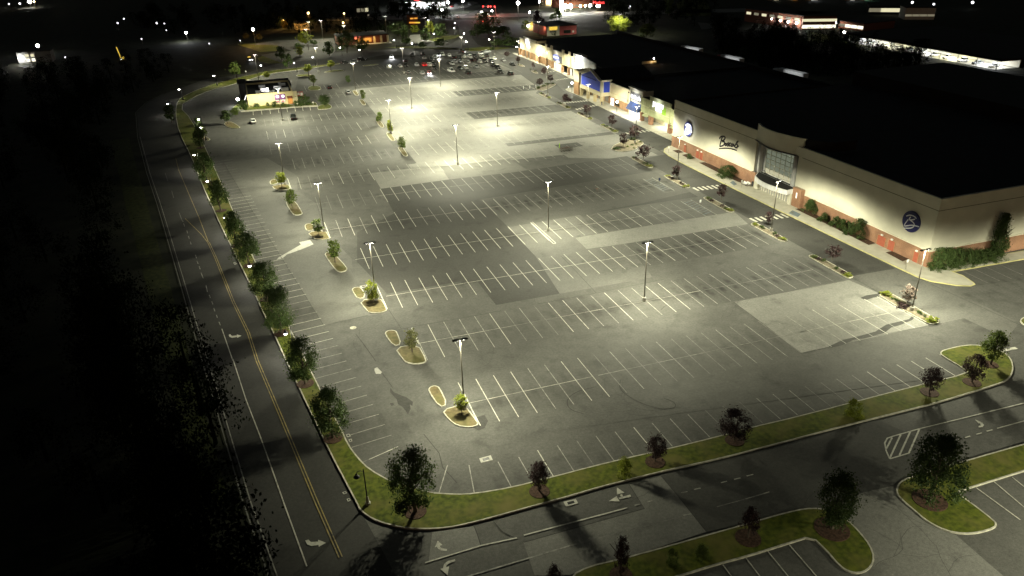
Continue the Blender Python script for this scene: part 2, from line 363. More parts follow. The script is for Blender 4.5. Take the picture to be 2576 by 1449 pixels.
# ------------------------------------------------------------------ ground, roads, car park
struct('ground', MB().sheet([(-2500, -400), (2500, -400), (2500, 3500), (-2500, 3500)], -.06), M['earth'])
outer = mixed([('A',1700,795),('A',1240,846),('A',800,893),('E',2576,890),('E',2300,970),('E',2100,1050),('E',1985,1120),(-47.5,185),(-44.5,150),
 ('F',640,680),('F',745,965),('F',870,1230),('K',905,30),('K',1050,320),('K',1230,680),('K',1340,920),('K',1470,1180),('K',1590,1448),('N',1010,480),('N',1110,690),('N',1210,900),('N',1310,1100),('N',1400,1270),('N',1490,1440),
 ('.',905,1285),('.',935,1308),('.',975,1322),('.',1030,1333),('.',1100,1333),('O',400,1040),('O',700,965),('O',1000,880),('O',1300,800),('O',1600,710),('O',1900,635),('O',2200,560),('P',0,480),('P',500,350),('P',1000,215),('P',1500,90),('P',1860,0),
 ('Q',2300,1430),('Q',2400,1390),('Q',2455,1330),('Q',2470,1260),('Q',2455,1190),('Q',2420,1140),('Q',2360,1095),('Q',2270,1058),('Q',2100,1030),('Q',2020,1028),('Q',1900,1045),('Q',1760,1080),('Q',1728,1105),('Q',1740,1135),('Q',1960,1265)])
inner = mixed([('Q',2015,1312),('Q',1480,1440),('P',700,110),('P',250,215),('O',2576,285),('O',2150,390),('O',1720,485),('O',1200,620),('O',850,710),('O',545,760),('O',400,768),('O',150,752),('.',1045,1227),('N',1800,1260),('N',1600,1150),('N',1500,1050),('N',1420,940),('N',1360,805),('N',1225,555),('N',1105,315),
 ('K',1660,1170),(-21.5,8),(-24.1,26.1),(-29,69.6),(-33,105),(-41,170),('E',2005,1195),('E',2150,1095),('E',2350,1010),('E',2576,955),('A',800,925),('A',1240,875),('A',1700,805)])
lot = inner[1:]
lotpoly = [(0.6*a[0]+.4*b[0]-0, .6*a[1]+.4*b[1]) for a, b in zip(lot, lot)]
right_end = mixed([('Q',2000,1320)])[0]
struct('parking_lot', MB().sheet(inner+[(27, 274), (60, 276), (120, 279), (124, 150), (124, -44), right_end], 0), M['lot'])
struct('drive', MB().sheet([(-27, -110), (190, -110), (190, -24), (-21, -24)], -.03), M['drive'])
ledge = [(-22.9, -75), (-27.6, -48.5), (-32, -18.8), (-34.5, -2), (-38.2, 23.4), (-43.9, 61.9), (-46, 75.7), (-50.5, 104), (-57, 150), (-61.4, 191.9), (-59.4, 210.1), (-53.8, 226.9), (-46, 242)]+mixed([('A',0,1000),('A',500,925),('A',850,815),('A',1600,660),('B',0,625),('B',640,600),('B',1400,600),('B',1680,625)])
redge = [(-11.5, -75), (-14.5, -58)]+[(p[0], p[1]) for p in outer[23:6:-1]]+[(p[0], p[1]) for p in outer[6::-1]]+mixed([('B',0,690),('B',800,690),('B',1300,655),('B',1690,690)])
struct('road', MB().sheet(ledge+redge[::-1], -.015), M['road'])
struct('entrance_road', MB().sheet(mixed([('B',640,640),('B',1400,630),('B',1180,560),('B',1110,480),('B',1090,370),('B',1200,250),('B',900,250),('B',940,350),('B',960,480),('B',830,560)]), -.01), M['road'])
struct('highway', MB().sheet([(40, 474), (340, 360), (345, 384), (45, 498)], .0), M['lot_light'])
struct('far_road', MB().sheet(mixed([('W',1700,330),('W',2350,330),('W',2330,150),('W',2290,20),('W',2200,20),('W',2080,150)]), .01), M['road'])
struct('verge', MB().sheet([(-29.5,-48), (-34,-18), (-36.5,-2), (-40.5,24), (-46.5,62), (-48.5,76), (-53,104), (-60,150), (-66,150), (-58,104), (-53.5,76), (-51,62), (-44.6,24), (-40.4,-2), (-37.6,-18), (-33,-48)], -.04), M['verge'])
k = MB(); strip(k, [(a[0]-.35, a[1]) for a in ledge[:12]], .16, .08); struct('road_kerb', k, M['drive_l'])

def island(poly, top, name='traffic_island', kw=.17, z=.13, kmat='kerb', it=1, parent=None):
    poly = ccw(chaikin(poly, it)) if it else ccw(poly); inn = inset(poly, kw); n = len(poly); zt = z+.02
    o = struct(name, MB().sheet(inset(poly, kw*.8), z), top, parent)
    r = MB(); vs_ = [(*p, -.06) for p in poly]+[(*p, zt) for p in poly]+[(*p, zt) for p in inn]+[(*p, z-.06) for p in inn]
    fs = []
    for i in range(n):
        j = (i+1) % n
        for a in range(3): fs.append((a*n+i, a*n+j, (a+1)*n+j, (a+1)*n+i))
    r.add(vs_, fs).build('kerb', M[kmat], o); return o
island(outer+inner, M['grass'], 'grass_strip')
# bottom verges
isl_b = mixed([('.',1440,1449+35),('O',1350,1448),('O',1500,1372),('O',1700,1325),('O',1850,1290),('P',0,1085),('P',350,985),('P',560,925),('P',740,885),('P',860,885),('P',1000,920),('P',1100,985),('P',1200,1085),('P',1290,1200),('P',1325,1300),('P',1300,1380),('P',1230,1430),('P',1150,1435),('P',1060,1400),('P',990,1335),('P',930,1260),('P',790,1125),('P',600,1185),('P',250,1295),('P',0,1360),('O',2300,1448),('.',1620,1475)])
island(isl_b, M['grass'], 'grass_verge')
isl_r = mixed([('P',1500,750),('P',1510,690),('P',1560,645),('P',1680,605),('P',2050,495),('P',2576,345),('P',2900,255),('P',2900,480),('P',2576,575),('P',2130,715),('P',2010,752),('P',2070,795),('P',2200,890),('P',2320,985),('P',2350,1020),('P',2330,1055),('P',2200,1095),('P',2070,1105),('P',1920,1080),('P',1760,1000),('P',1620,880),('P',1530,800)])
island(isl_r, M['grass'], 'grass_verge')
# pavement patches, every one a few mm above the last
PZ = [0.004]
def patch(pts, m, name='asphalt_patch'):
    PZ[0] += .0006
    return struct(name, MB().sheet(mixed(pts), PZ[0]), M[m])
patch([(-30.2,106),(-24.5,65),(-20.6,38),(-16.2,8),(-13.9,-7.6),('K',2005,1080),('K',2430,985),(-3.2,-6.5),(-6.5,8),(-5.3,20),(-9,40),(-8.5,58),(-12,70),(-11,84),(-18,106)], 'lot_mid', 'aisle_surface')
patch([(22.2,82.2),(22.2,201),(66,204),(104,200),(97,175),(88,160),(88.5,62),(79.5,62),(64,70),(64,73.5),(46,74.5),(27.6,76.4),(8.4,82.1)], 'lot_light', 'worn_surface')
patch([('H',360,800),('H',1080,775),('H',1170,905),('H',485,998)], 'lot_light')
patch([('H',1080,775),('H',1780,700),('H',1960,810),('H',1170,905)], 'lot_mid')
patch([(8.5,63.2),(26.9,63.8),(43,63),(80,64.8),(79.6,26),(64,26),(30,24.5),(30,7),(28,-10.8),(12.5,-10.8),(12.5,1),(-1.5,1),(-4.5,18),(-2,34.4),(8.1,43.4)], 'lot_dark', 'resurfaced_area')
patch([('H',1480,1110),('H',1660,1280),('H',1760,1385),('H',1990,1340),('H',2576,1270),('I',1060,1060),('I',1300,960),('I',1200,920),('I',1000,960),('H',2576,1040)], 'lot_row')
patch([(30,45),(30,24.5),(64,27),(80,30),(80,49)], 'lot_row')
patch([(30,24.5),(48,25.5),(46.5,6),(30,7)], 'lot_mid')
patch([('M',600,165),('M',740,285),('M',2120,65),('M',1980,-58)], 'lot_light')
patch([('M',380,205),('M',600,165),('M',740,285),('M',500,325)], 'lot_light')
patch([(47,-6),(79,-6),(79,5),(47,6)], 'lot_row')
patch([(28,-10.8),(47,-10.8),(50,6),(30,7)], 'lot_mid')
patch([('L',480,800),('L',1460,650),('L',1690,940),('L',690,1120),('L',565,930)], 'lot')
patch([(50,-13.4),(79,-13.4),(79,-25),(50,-25)], 'lot_row')
patch([('.',1847,760),('.',2014,888),('.',2334,819),('.',2212,738),('.',2134,704)], 'lot_light', 'pale_surface')
patch([(52.9,138.5),(90,137),(88.5,125.2),(52.9,127.3)], 'lot_row')
patch([(58.6,178),(95.7,176.6),(95.6,165.2),(58.4,167.2)], 'lot_row')
patch([(51.8,92.3),(80.3,92),(88,92),(88,88.6),(52.2,88.7)], 'lot_row')
patch([(65.5,84.5),(73,84.6),(73,79.8),(65.5,79.6)], 'lot_dark')
patch([(-2,207),(36,209.1),(68.2,207.7),(68.5,202.2),(104.8,201.3),(108,275),(40,275),(22,268),(5,262)], 'lot_dark', 'far_surface')
patch([(75,216),(97,215),(97,229),(75,229)], 'lot_mid')
patch([(-13,112),(19.6,112),(19.6,78),(-8,78)], 'lot_stain')
patch([(82,-24.3),(91.4,-24.5),(91.3,66),(99.8,70),(99.8,160),(106,190),(114,200),(114,262),(103,262),(92,160),(91,62),(82,60)], 'lot_dark', 'front_aisle')
patch([('Q',890,322),('Q',1280,255),('Q',1500,350),('Q',1640,390),('Q',2130,610),('Q',2530,800),('Q',2400,960),('Q',1970,760),('Q',1740,820)], 'lot_mid')
patch([('Q',1850,305),('Q',2576,150),('Q',2900,150),('Q',2900,330),('Q',2085,430)], 'lot_row')
# entrance drive patches
patch([('O',2110,612),('O',2490,1080),('O',2576,1062),('P',330,985),('P',560,925),('P',740,885),('P',1190,760),('P',1480,690),('P',1560,640),('P',2050,480),('P',1600,250),('P',1350,140),('P',500,352),('P',0,482)], 'drive_d', 'drive_surface')
patch([('O',1840,682),('O',2110,612),('O',2490,1080),('O',1850,1288),('O',1500,1368),('O',1350,1440),('O',1050,1448),('O',955,1168),('O',1970,885)], 'drive_l')
patch([('O',190,1082),('O',540,1032),('O',598,1198),('O',160,1330)], 'drive_l')
patch([('P',1190,760),('P',1480,692),('P',1500,750),('P',1530,800),('P',1620,880),('P',1760,1000),('P',1920,1080),('P',2010,1110),('P',2400,1448),('P',2500,1560),('P',1100,1560),('P',1210,1435),('P',1300,1380),('P',1325,1300),('P',1290,1200),('P',1200,1085),('P',1100,985)], 'drive_l', 'driveway')
PZ[0] = .02
st = [('K',1495,425),('K',1520,398),('K',1640,330),('K',1740,272),('K',1722,248),('K',1830,226),('K',1868,268),('K',1760,315),('K',1600,372),('K',1555,410)]
patch(st, 'spill', 'pale_spill')
patch([('N',1638,300),('N',1660,290),('N',1700,330),('N',1690,345),('N',1650,345),('N',1638,320)], 'spill', 'pale_spill')
patch([('N',1770,462),('N',1800,500),('N',1860,525),('N',1905,540),('N',1960,580),('N',1955,615),('N',1935,600),('N',1940,640),('N',1918,685),('N',1895,650),('N',1870,620),('N',1835,600),('N',1825,560),('N',1770,500)], 'wet', 'wet_stain')
patch([('N',1765,592),('N',1795,588),('N',1800,605),('N',1780,615)], 'wet', 'wet_stain')
patch([('Q',930,550),('Q',990,525),('Q',1110,508),('Q',1118,540),('Q',1060,548),('Q',1000,570),('Q',960,565)], 'wet', 'wet_stain')
patch([('Q',610,1040),('Q',750,975),('Q',900,940),('Q',1080,890),('Q',1190,820),('Q',1420,765),('Q',1480,700),('Q',1500,720),('Q',1450,775),('Q',1330,825),('Q',1240,850),('Q',1170,905),('Q',1000,950),('Q',860,975),('Q',740,1030),('Q',640,1050)], 'wet', 'wet_stain')
patch([('Q',1600,820),('Q',1720,800),('Q',1755,810),('Q',1700,835),('Q',1620,840)], 'wet', 'wet_stain')
patch([('N',2400,740),('N',2560,690),('N',2590,740),('N',2560,800),('N',2510,820),('N',2470,800)], 'wet', 'wet_stain')
# tar seams and tyre marks
sm = MB()
for pts in ([(-30.2,106),(-24.5,65),(-20.6,38),(-16.2,8),(-13.9,-7.6),('K',2005,1080),('K',2420,985)], [('N',1700,340),('N',1790,460)], [('N',1480,10),('N',1650,240)], [('N',2050,850),('N',2180,1010),('N',2210,1130),('N',2330,1260)],
            [('M',1975,852),('Q',345,1112)], [('Q',890,322),('Q',1280,255)], [('Q',880,365),('Q',1130,505)], [('Q',1500,350),('Q',2400,760),('Q',2900,1000)], [('Q',1740,812),('Q',1970,758),('Q',2440,980)], [('Q',0,525),('Q',420,450),('Q',810,370)],
            [('Q',345,1112),('Q',1000,950),('Q',1610,832)], [('L',0,1062),('L',350,985)], [('L',565,930),('L',690,1120),('L',1690,940)], [('O',540,1032),('O',598,1198)], [('O',960,1168),('O',1970,885),('O',1840,682)], [('O',2110,612),('O',2490,1080)], [('O',700,990),('O',780,1080),('O',900,1140)],
            [('H',120,780),('H',360,800)], [('L',1660,0),('L',1760,95)], [('M',240,390),('M',590,760)], [('M',0,872),('M',590,760),('M',1270,620)]):
    q = mixed(pts)
    if len(q) == 2: q = [q[0], (q[0][0]*.6+q[1][0]*.4+.05, q[0][1]*.6+q[1][1]*.4), q[1]]
    strip(sm, q, .09, .0265)
struct('tar_seams', sm, M['seam'])
sm = MB()
for pts in ([('.',1562,955),('.',1556,975),('.',1580,998),('.',1620,1018),('.',1665,1030),('.',1700,1027),('.',1698,1012),('.',1670,1002)], [('.',1500,973),('.',1450,985),('.',1425,1005),('.',1430,1030),('.',1470,1042)], [('L',1020,440),('L',1100,470),('L',1220,470)], [('M',1240,930),('M',1280,890),('M',1320,880)]):
    strip(sm, chaikin(mixed(pts), 2, False), .1, .028)
struct('tyre_marks', sm, M['seam'])
sm = MB(); rc = random.Random(5)
def crack(x, y_, a, n, wd=.03):
    pts = [(x, y_)]
    for i_ in range(n):
        a += rc.gauss(0, .24); x += math.cos(a)*.9; y_ += math.sin(a)*.9; pts.append((x, y_))
        if n > 6 and rc.random() < .16: crack(x, y_, a+rc.choice((-1, 1))*rc.uniform(.6, 1.2), n//2, wd*.8)
    strip(sm, pts, wd, .0255)
for x, y_, a, n in ((34,-82,.6,11), (40,-86,1.2,12), (44,-80,2.4,9), (31,-73,.2,8), (2,-62,.4,10), (10,-66,-.3,12), (-8,-52,1.4,8), (6,-30,.1,14), (20,-44,.3,12), (30,-50,2.9,12), (12,-24,2.2,10), (-10,-20,1.5,14), (-9,10,1.7,16), (22,-8,.1,9), (16,-12,.9,9), (26,-5,2.4,8), (48,-30,.2,14), (62,-42,1.9,12), (70,-20,2.9,12), (20,60,.2,12), (0,66,1.1,12), (60,50,.1,14), (10,100,1.3,12), (-6,126,.4,12), (40,92,2.6,10), (86,-36,2.6,10), (100,-44,.5,12)): crack(x, y_, a, n)
struct('asphalt_cracks', sm, M['seam'])
# ------------------------------------------------------------------ painted markings
SW, RS = 2.743, 19.2
mk = {k_: MB() for k_ in ('white', 'worn', 'faint')}
ZM = .032
def stalls(k, i0, i1, wear, half=5.67, y=None, skip=(), line=True, lo=1, hi=1):
    y = RS*k if y is None else y
    if line:
        for i in range(i0, i1): strip(mk[rnd.choice(wear)], [(i*SW-(1.9 if i == i0 else 0), y), (i*SW+SW, y)], .1, ZM)
    for i in range(i0, i1+1):
        if i in skip: continue
        strip(mk[rnd.choice(wear)], [(i*SW, y-half*lo), (i*SW, y+half*hi)], .12, ZM+.0005)
w_, o_, f_ = 'white', 'worn', 'faint'
stalls(-2, 1, 8, [w_, o_]); stalls(-2, 9, 22, [o_, f_, o_, f_, f_]); stalls(-2, 22, 29, [w_, w_, o_], skip=(22,))
stalls(-1, 0, 12, [o_, f_, o_, w_]); stalls(-1, 13, 19, [w_, o_]); stalls(-1, 20, 28, [o_, f_])
stalls(0, 0, 17, [w_]); stalls(0, 18, 28, [o_, o_, w_])
stalls(1, -1, 13, [w_]); stalls(1, 14, 22, [w_, o_]); stalls(1, 23, 28, [o_, o_, f_])
stalls(2, -2, 12, [w_, w_, w_, o_]); stalls(2, 13, 28, [o_, f_, o_])
stalls(3, -3, 2, [f_, f_, o_]); stalls(3, 3, 9, [w_]); stalls(3, 10, 28, [f_, o_])
stalls(4, -4, 2, [o_, f_, w_]); stalls(4, 3, 10, [w_, o_]); stalls(4, 11, 19, [w_]); stalls(4, 20, 28, [o_, f_])
for k in (5, 6, 7):
    stalls(k, -4 if k == 5 else -6, 6, [o_, f_, o_] if k == 5 else [o_, w_, f_], line=k != 7)
    stalls(k, 9, 15, [w_, o_]); stalls(k, 16, 30, [f_, o_, o_])
stalls(8, -6, -1, [f_]); stalls(8, 0, 7, [o_, w_, o_]); stalls(8, 9, 18, [w_, o_]); stalls(8, 19, 31, [f_, o_])
stalls(9, 3, 6, [o_, w_]); stalls(9, 9, 20, [o_, w_]); stalls(9, 21, 33, [o_, w_])
stalls(10, 2, 6, [o_, w_]); stalls(10, 9, 32, [o_, f_, w_])
stalls(11, 1, 6, [o_]); stalls(11, 9, 36, [o_, f_, o_]); stalls(12, 12, 36, [o_, w_]); stalls(13, 14, 36, [o_, f_]); stalls(14, 22, 36, [o_, f_], line=False)
# left perimeter bays
def xin(y):
    q = sorted((p[1], p[0]) for p in inner[13:27])
    for (a, b), (c, d) in zip(q, q[1:]):
        if a <= y <= c: return b+(d-b)*(y-a)/(c-a)
    return q[0][1]
y = -42.6
while y < 108:
    m_ = w_ if -18 < y < 70 else (o_ if y < -18 else f_)
    strip(mk[rnd.choice([m_, m_, o_])], [(xin(y)+.15, y), (xin(y)+5.5, y+.76)], .12, ZM); y += 2.68
for a, b in (((1450,962),(1835,955)),): pass
strip(mk['white'], mixed([('N',1595,1062),('N',1835,955)]), .12, ZM); strip(mk['faint'], mixed([('N',1745,1168),('N',1865,1085)]), .12, ZM); strip(mk['faint'], mixed([('N',1540,1085),('N',1595,1062)]), .12, ZM)
# bottom perimeter bays
for a, b in (((318,520),(248,750)), ((498,520),(543,756)), ((742,493),(853,703)), ((915,453),(1000,600))): strip(mk['worn'], mixed([('O', *a), ('O', *b)]), .12, ZM)
x0 = G('O',1082,411).x; pa, pb = G('O',1200,620), G('Q',1480,1440)
i = 0
while x0+i*SW < pb.x+12:
    x = x0+i*SW; yb = pa.y+(pb.y-pa.y)*(x-pa.x)/(pb.x-pa.x)
    strip(mk[rnd.choice([o_, o_, w_, f_])], [(x, yb+5.5), (x, yb+.1)], .12, ZM); i += 1
# far perimeter bays along the curved strip
fa = mixed([('A',150,1090),('A',450,1005),('A',800,928),('A',1220,880)])
for s_ in range(3):
    (ax, ay), (bx, by) = fa[s_], fa[s_+1]; L_ = math.hypot(bx-ax, by-ay); n = int(L_/2.7)
    for j in range(n): strip(mk['worn'], [(ax+(bx-ax)*j/n, ay+(by-ay)*j/n-.3), (ax+(bx-ax)*j/n+1.2, ay+(by-ay)*j/n-5.2)], .12, ZM)
# restaurant bays
for a, b in (((570,1000),(577,1095)), ((780,980),(795,1078)), ((990,962),(1010,1060)), ((1205,945),(1222,1040)), ((1420,925),(1438,1020)), ((1622,908),(1638,1003)), ((1810,895),(1830,988)), ((2000,885),(2018,975))):
    strip(mk['white'], mixed([('V', *a), ('V', *b)]), .2, ZM)
# bottom right bays
for a, b in (((2475,620),(2900,960)), ((2325,660),(2750,1020)), ((2175,710),(2545,980)), ((50,1355),(150,1490)), ((245,1300),(390,1490)), ((425,1240),(630,1490)), ((605,1185),(860,1480))):
    strip(mk['white'], mixed([('P', *a), ('P', *b)]), .13, ZM)
# bays along the store's side
for a, b in (((1955,280),(2210,400)), ((2060,255),(2330,380)), ((2180,235),(2450,360)), ((2330,215),(2560,320))): strip(mk['faint'], mixed([('Q', *a), ('Q', *b)]), .12, ZM)
# handicap bays, crosswalks
bl = MB()
for c, q in (('I', [(1065,908),(1160,895),(1380,1022),(1275,1036)]), ('I', [(1450,1132),(1555,1117),(1800,1262),(1690,1277)]), ('B', [(1605,1010),(1650,990),(1755,1040),(1670,1052)])):
    p_ = [Vector(v) for v in mixed([(c, *v) for v in q])]; t_ = bl if c == 'I' else mk['white']
    for a in range(4): strip(mk['worn' if c == 'B' else 'faint'], [p_[a], p_[(a+1) % 4]], .12, ZM+.001)
    for j in range(1, 9): strip(t_, [p_[0].lerp(p_[3], j/9), p_[1].lerp(p_[2], max(0, (j-1)/9))], .16 if c == 'I' else .12, ZM+.002)
bl.sheet(mixed([('U',1175,1240),('U',1235,1210),('U',1310,1275),('U',1250,1300)]), .17)
bl.sheet(mixed([('J',205,735),('J',245,705),('J',330,745),('J',300,775)]), .17)
struct('accessible_markings', bl, M['blue'])
def zebra(c, a, b, n, ln=2.6, wd=.62, m='white'):
    (ax, ay), (bx, by) = mixed([(c, *a), (c, *b)])
    for j in range(n):
        t = (j+.5)/n; x, y_ = ax+(bx-ax)*t, ay+(by-ay)*t; strip(mk[m], [(x, y_-ln/2), (x, y_+ln/2)], wd, ZM+.002)
zebra('I', (1570,1005), (1940,962), 8); zebra('M', (2145,30), (2560,-30), 8); zebra('I', (885,445), (1165,405), 7)
zebra('T', (0,785), (500,740), 9, 2.2, .7); zebra('T', (250,920), (690,825), 8, 2.2, .7); zebra('S', (830,965), (1180,905), 6, 2, .6, 'worn'); zebra('S', (1130,1100), (1500,1040), 9, 2, .6, 'worn')
# twin cart bay
for a, b in (((1990,48),(2222,265)), ((2008,45),(2245,258))): strip(mk['white'], mixed([('L', *a), ('L', *b)]), .14, ZM+.001)
strip(mk['white'], mixed([('L',2222,265),('L',2245,258)]), .14, ZM+.001)
# island edge lines
for c, a, b in (('L',(435,670),(548,920)), ('K',(1975,48),(2035,205)), ('F',(1605,895),(1642,1000)), ('L',(795,1112),(870,1275)), ('N',(1965,0),(2003,95)), ('N',(2395,520),(2505,750))): strip(mk['white'], mixed([(c,*a),(c,*b)]), .16, ZM)
# drive lines
for c, pts, wd, m_ in (('O', [(130,1340),(600,1195),(900,1130)], .18, w_), ('O', [(958,1108),(1500,965),(1825,878)], .18, w_), ('O', [(400,1480),(1000,1300),(1400,1180)], .18, o_), ('O', [(1400,1180),(2000,1025),(2280,950)], .12, f_), ('O', [(2295,942),(2362,928)], .15, o_), ('P', [(0,870),(240,805)], .12, f_), ('P', [(240,805),(440,745)], .15, o_),
        ('P', [(1700,215),(2576,0),(2900,-80)], .16, w_), ('P', [(2350,212),(2576,150),(2900,70)], .18, w_), ('P', [(1450,468),(1420,400),(1408,335),(1430,295),(1480,277),(1700,215)], .18, w_), ('P', [(1450,468),(1610,420)], .18, w_)):
    strip(mk[m_], mixed([(c, *p_) for p_ in pts]), wd, ZM)
for a, b in (((1885,858),(1930,848)),((1995,828),(2037,818)),((2115,797),(2160,785)),((2275,752),(2330,743)),((2385,725),(2440,713))): strip(mk['worn'], mixed([('O',*a),('O',*b)]), .15, ZM)
for a, b in (((35,668),(85,655)),((145,640),(198,627)),((250,612),(305,598)),((1780,370),(1830,352)),((1885,340),(1937,325)),((1985,315),(2035,300)),((2080,290),(2125,276)),((2175,262),(2222,250)),((2262,236),(2312,224))): strip(mk['white'], mixed([('P',*a),('P',*b)]), .16, ZM)
for a, b in (((1470,290),(1420,385)),((1542,265),(1450,462)),((1622,240),(1530,440)),((1700,215),(1610,420))): strip(mk['white'], mixed([('P',*a),('P',*b)]), .2, ZM+.001)
strip(mk['white'], mixed([('Q',2330,1085),('Q',2500,1055)]), .6, ZM)
def poly(c, pts, m='white'): mk[m].sheet(mixed([(c, *p_) for p_ in pts]), ZM+.001)
poly('O', [(1738,708),(1803,752),(1738,768)]); poly('O', [(1672,822),(1735,782),(1762,826)]); poly('O', [(1752,795),(1850,768),(1856,785),(1762,806)]); poly('O', [(1763,768),(1782,764),(1792,788),(1776,796)])
poly('O', [(236,1155),(276,1190),(212,1210)]); poly('O', [(225,1200),(250,1195),(265,1215),(315,1225),(312,1240),(262,1236),(240,1222)])
poly('O', [(258,1392),(332,1370),(318,1445)]); poly('O', [(280,1385),(290,1350),(320,1325),(380,1310),(386,1326),(335,1342),(310,1360),(305,1380)])
poly('P', [(2165,138),(2218,160),(2195,172)]); poly('P', [(2200,165),(2225,165),(2240,185),(2230,200),(2195,205),(2195,192),(2215,188)])
poly('K', [(1095,1178),(1143,1190),(1100,1212)]); poly('K', [(1013,1180),(1030,1176),(1045,1192),(1095,1188),(1098,1204),(1050,1212),(1022,1202)])
poly('.', [(800,1358),(820,1366),(802,1376)]); poly('.', [(768,1360),(776,1358),(782,1364),(800,1363),(802,1371),(784,1374),(773,1370)])
strip(mk['worn'], [(p_[0]+.45, p_[1]) for p_ in ledge[:9]], .14, ZM)
strip(mk['white'], mixed([('.',772,1425),('N',885,1448),('N',770,1120),('N',680,870),('N',560,560),('N',450,220),('K',1055,1440),('K',945,1120)]), .14, ZM)
for a, b in (((930,1085),(915,1050)),((900,1010),(889,980)),((875,945),(863,910)),((855,875),(843,845)),((830,810),(818,780)),((800,750),(785,682)),((758,612),(735,555)),((727,522),(716,490)),((706,467),(694,436)),((690,410),(678,375)),((635,270),(628,245)),((617,215),(608,185)),((600,160),(592,130)),((570,90),(560,60)),((555,45),(550,30))): strip(mk['worn'], mixed([('K',*a),('K',*b)]), .14, ZM)
for a, b in (((545,1320),(515,1240)),((460,1090),(440,1020)),((400,920),(375,840))): strip(mk['faint'], mixed([('F',*a),('F',*b)]), .14, ZM)
for k_, v_ in mk.items(): struct(dict(white='painted_lines', worn='worn_lines', faint='faint_lines')[k_], v_, M[k_])
ym = MB()
yl = mixed([('.',857,1402),('N',1160,1440),('N',960,960),('N',780,530),('N',580,0),('K',1300,1440),('K',1060,850),('K',880,400),('K',810,250)]); yl = sorted(set(yl), key=lambda p_: p_[1])
for s_ in (-.17, .17): strip(ym, [(p_[0]+s_, p_[1]) for p_ in yl], .12, ZM)
strip(ym, mixed([('K',810,250),('K',715,0),('F',655,1150),('F',510,810),('F',480,690)]), .13, ZM); strip(ym, mixed([('K',818,280),('K',790,235),('K',740,170),('K',575,10),('F',575,1300)]), .13, ZM)
struct('yellow_lines', ym, M['yellow'])
# covers and drains
def cover(c, x, y_, r, m, name, label, cat):
    p_ = G(c, x, y_); o = MB().lathe([(r, .0), (r, .012), (r*.86, .018)], n=18).build(name, M[m], loc=(p_.x, p_.y, .03)); tag(o, label, cat)
cover('L', 205, 1110, .55, 'kerb', 'manhole_cover', 'round pale manhole cover in the left aisle beside the largest split island', 'manhole')
def drain(c, q, label):
    p_ = [Vector(v) for v in mixed([(c, *v) for v in q])]; cen = sum(p_, Vector((0, 0)))/4; loc = (cen.x, cen.y, 0)
    ring = [((v-cen).x, (v-cen).y) for v in p_]; inn = [(a*.55, b*.55) for a, b in ring]
    o = empty('storm_drain', loc); tag(o, label, 'drain', 'square drains with pale concrete collars')
    m_ = MB(); m_.add([(*v, .042) for v in ring]+[(*v, .042) for v in inn]+[(*v, 0) for v in ring], [(i_, (i_+1) % 4, 4+(i_+1) % 4, 4+i_) for i_ in range(4)]+[(8+i_, 8+(i_+1) % 4, (i_+1) % 4, i_) for i_ in range(4)]).build('collar', M['conc'], o)
    MB().sheet(inn, .036).build('grate', M['black'], o)
drain('O', [(584,465),(680,438),(698,478),(600,502)], 'drain with pale concrete collar inside the car park near the bottom bays')
drain('O', [(1290,828),(1395,805),(1413,842),(1312,868)], 'drain with pale concrete collar on the bottom drive below the grass strip')
drain('L', [(270,690),(345,677),(357,694),(285,709)], 'small drain with pale collar touching the split island with the brightest tree')
drain('N', [(1395,855),(1425,848),(1440,868),(1410,876)], 'dark small drain by the left grass strip, upper of a pair')
drain('N', [(1420,897),(1445,890),(1452,910),(1430,917)], 'dark small drain by the left grass strip, lower of a pair')
drain('N', [(1368,1340),(1395,1330),(1408,1345),(1380,1356)], 'pale drain plate at the left road kerb near the black lamp, upper one')
drain('N', [(1405,1395),(1428,1388),(1440,1405),(1415,1417)], 'pale drain plate at the left road kerb near the black lamp, lower one')
drain('K', [(1058,455),(1078,448),(1095,468),(1072,474)], 'pale kerb inlet beside the left road halfway up the grass strip')
# ------------------------------------------------------------------ planted islands
def iso(lst, top, it=1): return island(mixed(lst), top, it=it)
def reg(c, pts): return [(c, *p_) for p_ in pts]
for lst in (reg('N', [(2085,490),(2098,462),(2130,448),(2160,450),(2188,465),(2255,608),(2180,632)]), reg('N', [(2195,652),(2390,604),(2510,755),(2505,783),(2440,800),(2330,787),(2262,738)]),
            reg('L', [(522,1180),(535,1150),(580,1136),(635,1142),(652,1165),(695,1280),(610,1300)]), reg('N', [(1805,130),(2003,97),(2078,232),(2060,255),(1985,268),(1905,257),(1870,225)]),
            reg('K', [(2250,735),(2262,716),(2290,705),(2350,705),(2398,805),(2312,828)]), reg('L', [(262,840),(480,805),(548,920),(540,945),(480,966),(370,966),(335,937)]),
            reg('K', [(1978,382),(1990,358),(2030,350),(2070,360),(2208,505),(2205,535),(2160,552),(2120,552),(2080,525)]),
            reg('K', [(1775,90),(1790,70),(1825,62),(1860,66),(1882,125),(1798,142)]), reg('K', [(1802,150),(1985,130),(2035,205),(2020,222),(1940,229),(1865,217)]),
            reg('F', [(1588,1150),(1600,1128),(1640,1120),(1690,1130),(1757,1240),(1755,1258),(1700,1270),(1655,1258)]), reg('F', [(1425,935),(1440,914),(1470,906),(1505,915),(1515,945),(1440,963)]), reg('F', [(1440,970),(1615,950),(1640,1000),(1600,1015),(1480,1012)]),
            reg('F', [(965,350),(990,325),(1055,328),(1130,380),(1120,390),(1050,393),(1000,380)]), reg('F', [(700,465),(740,460),(830,495),(820,515),(770,515)])):
    iso(lst, M['drygrass'])
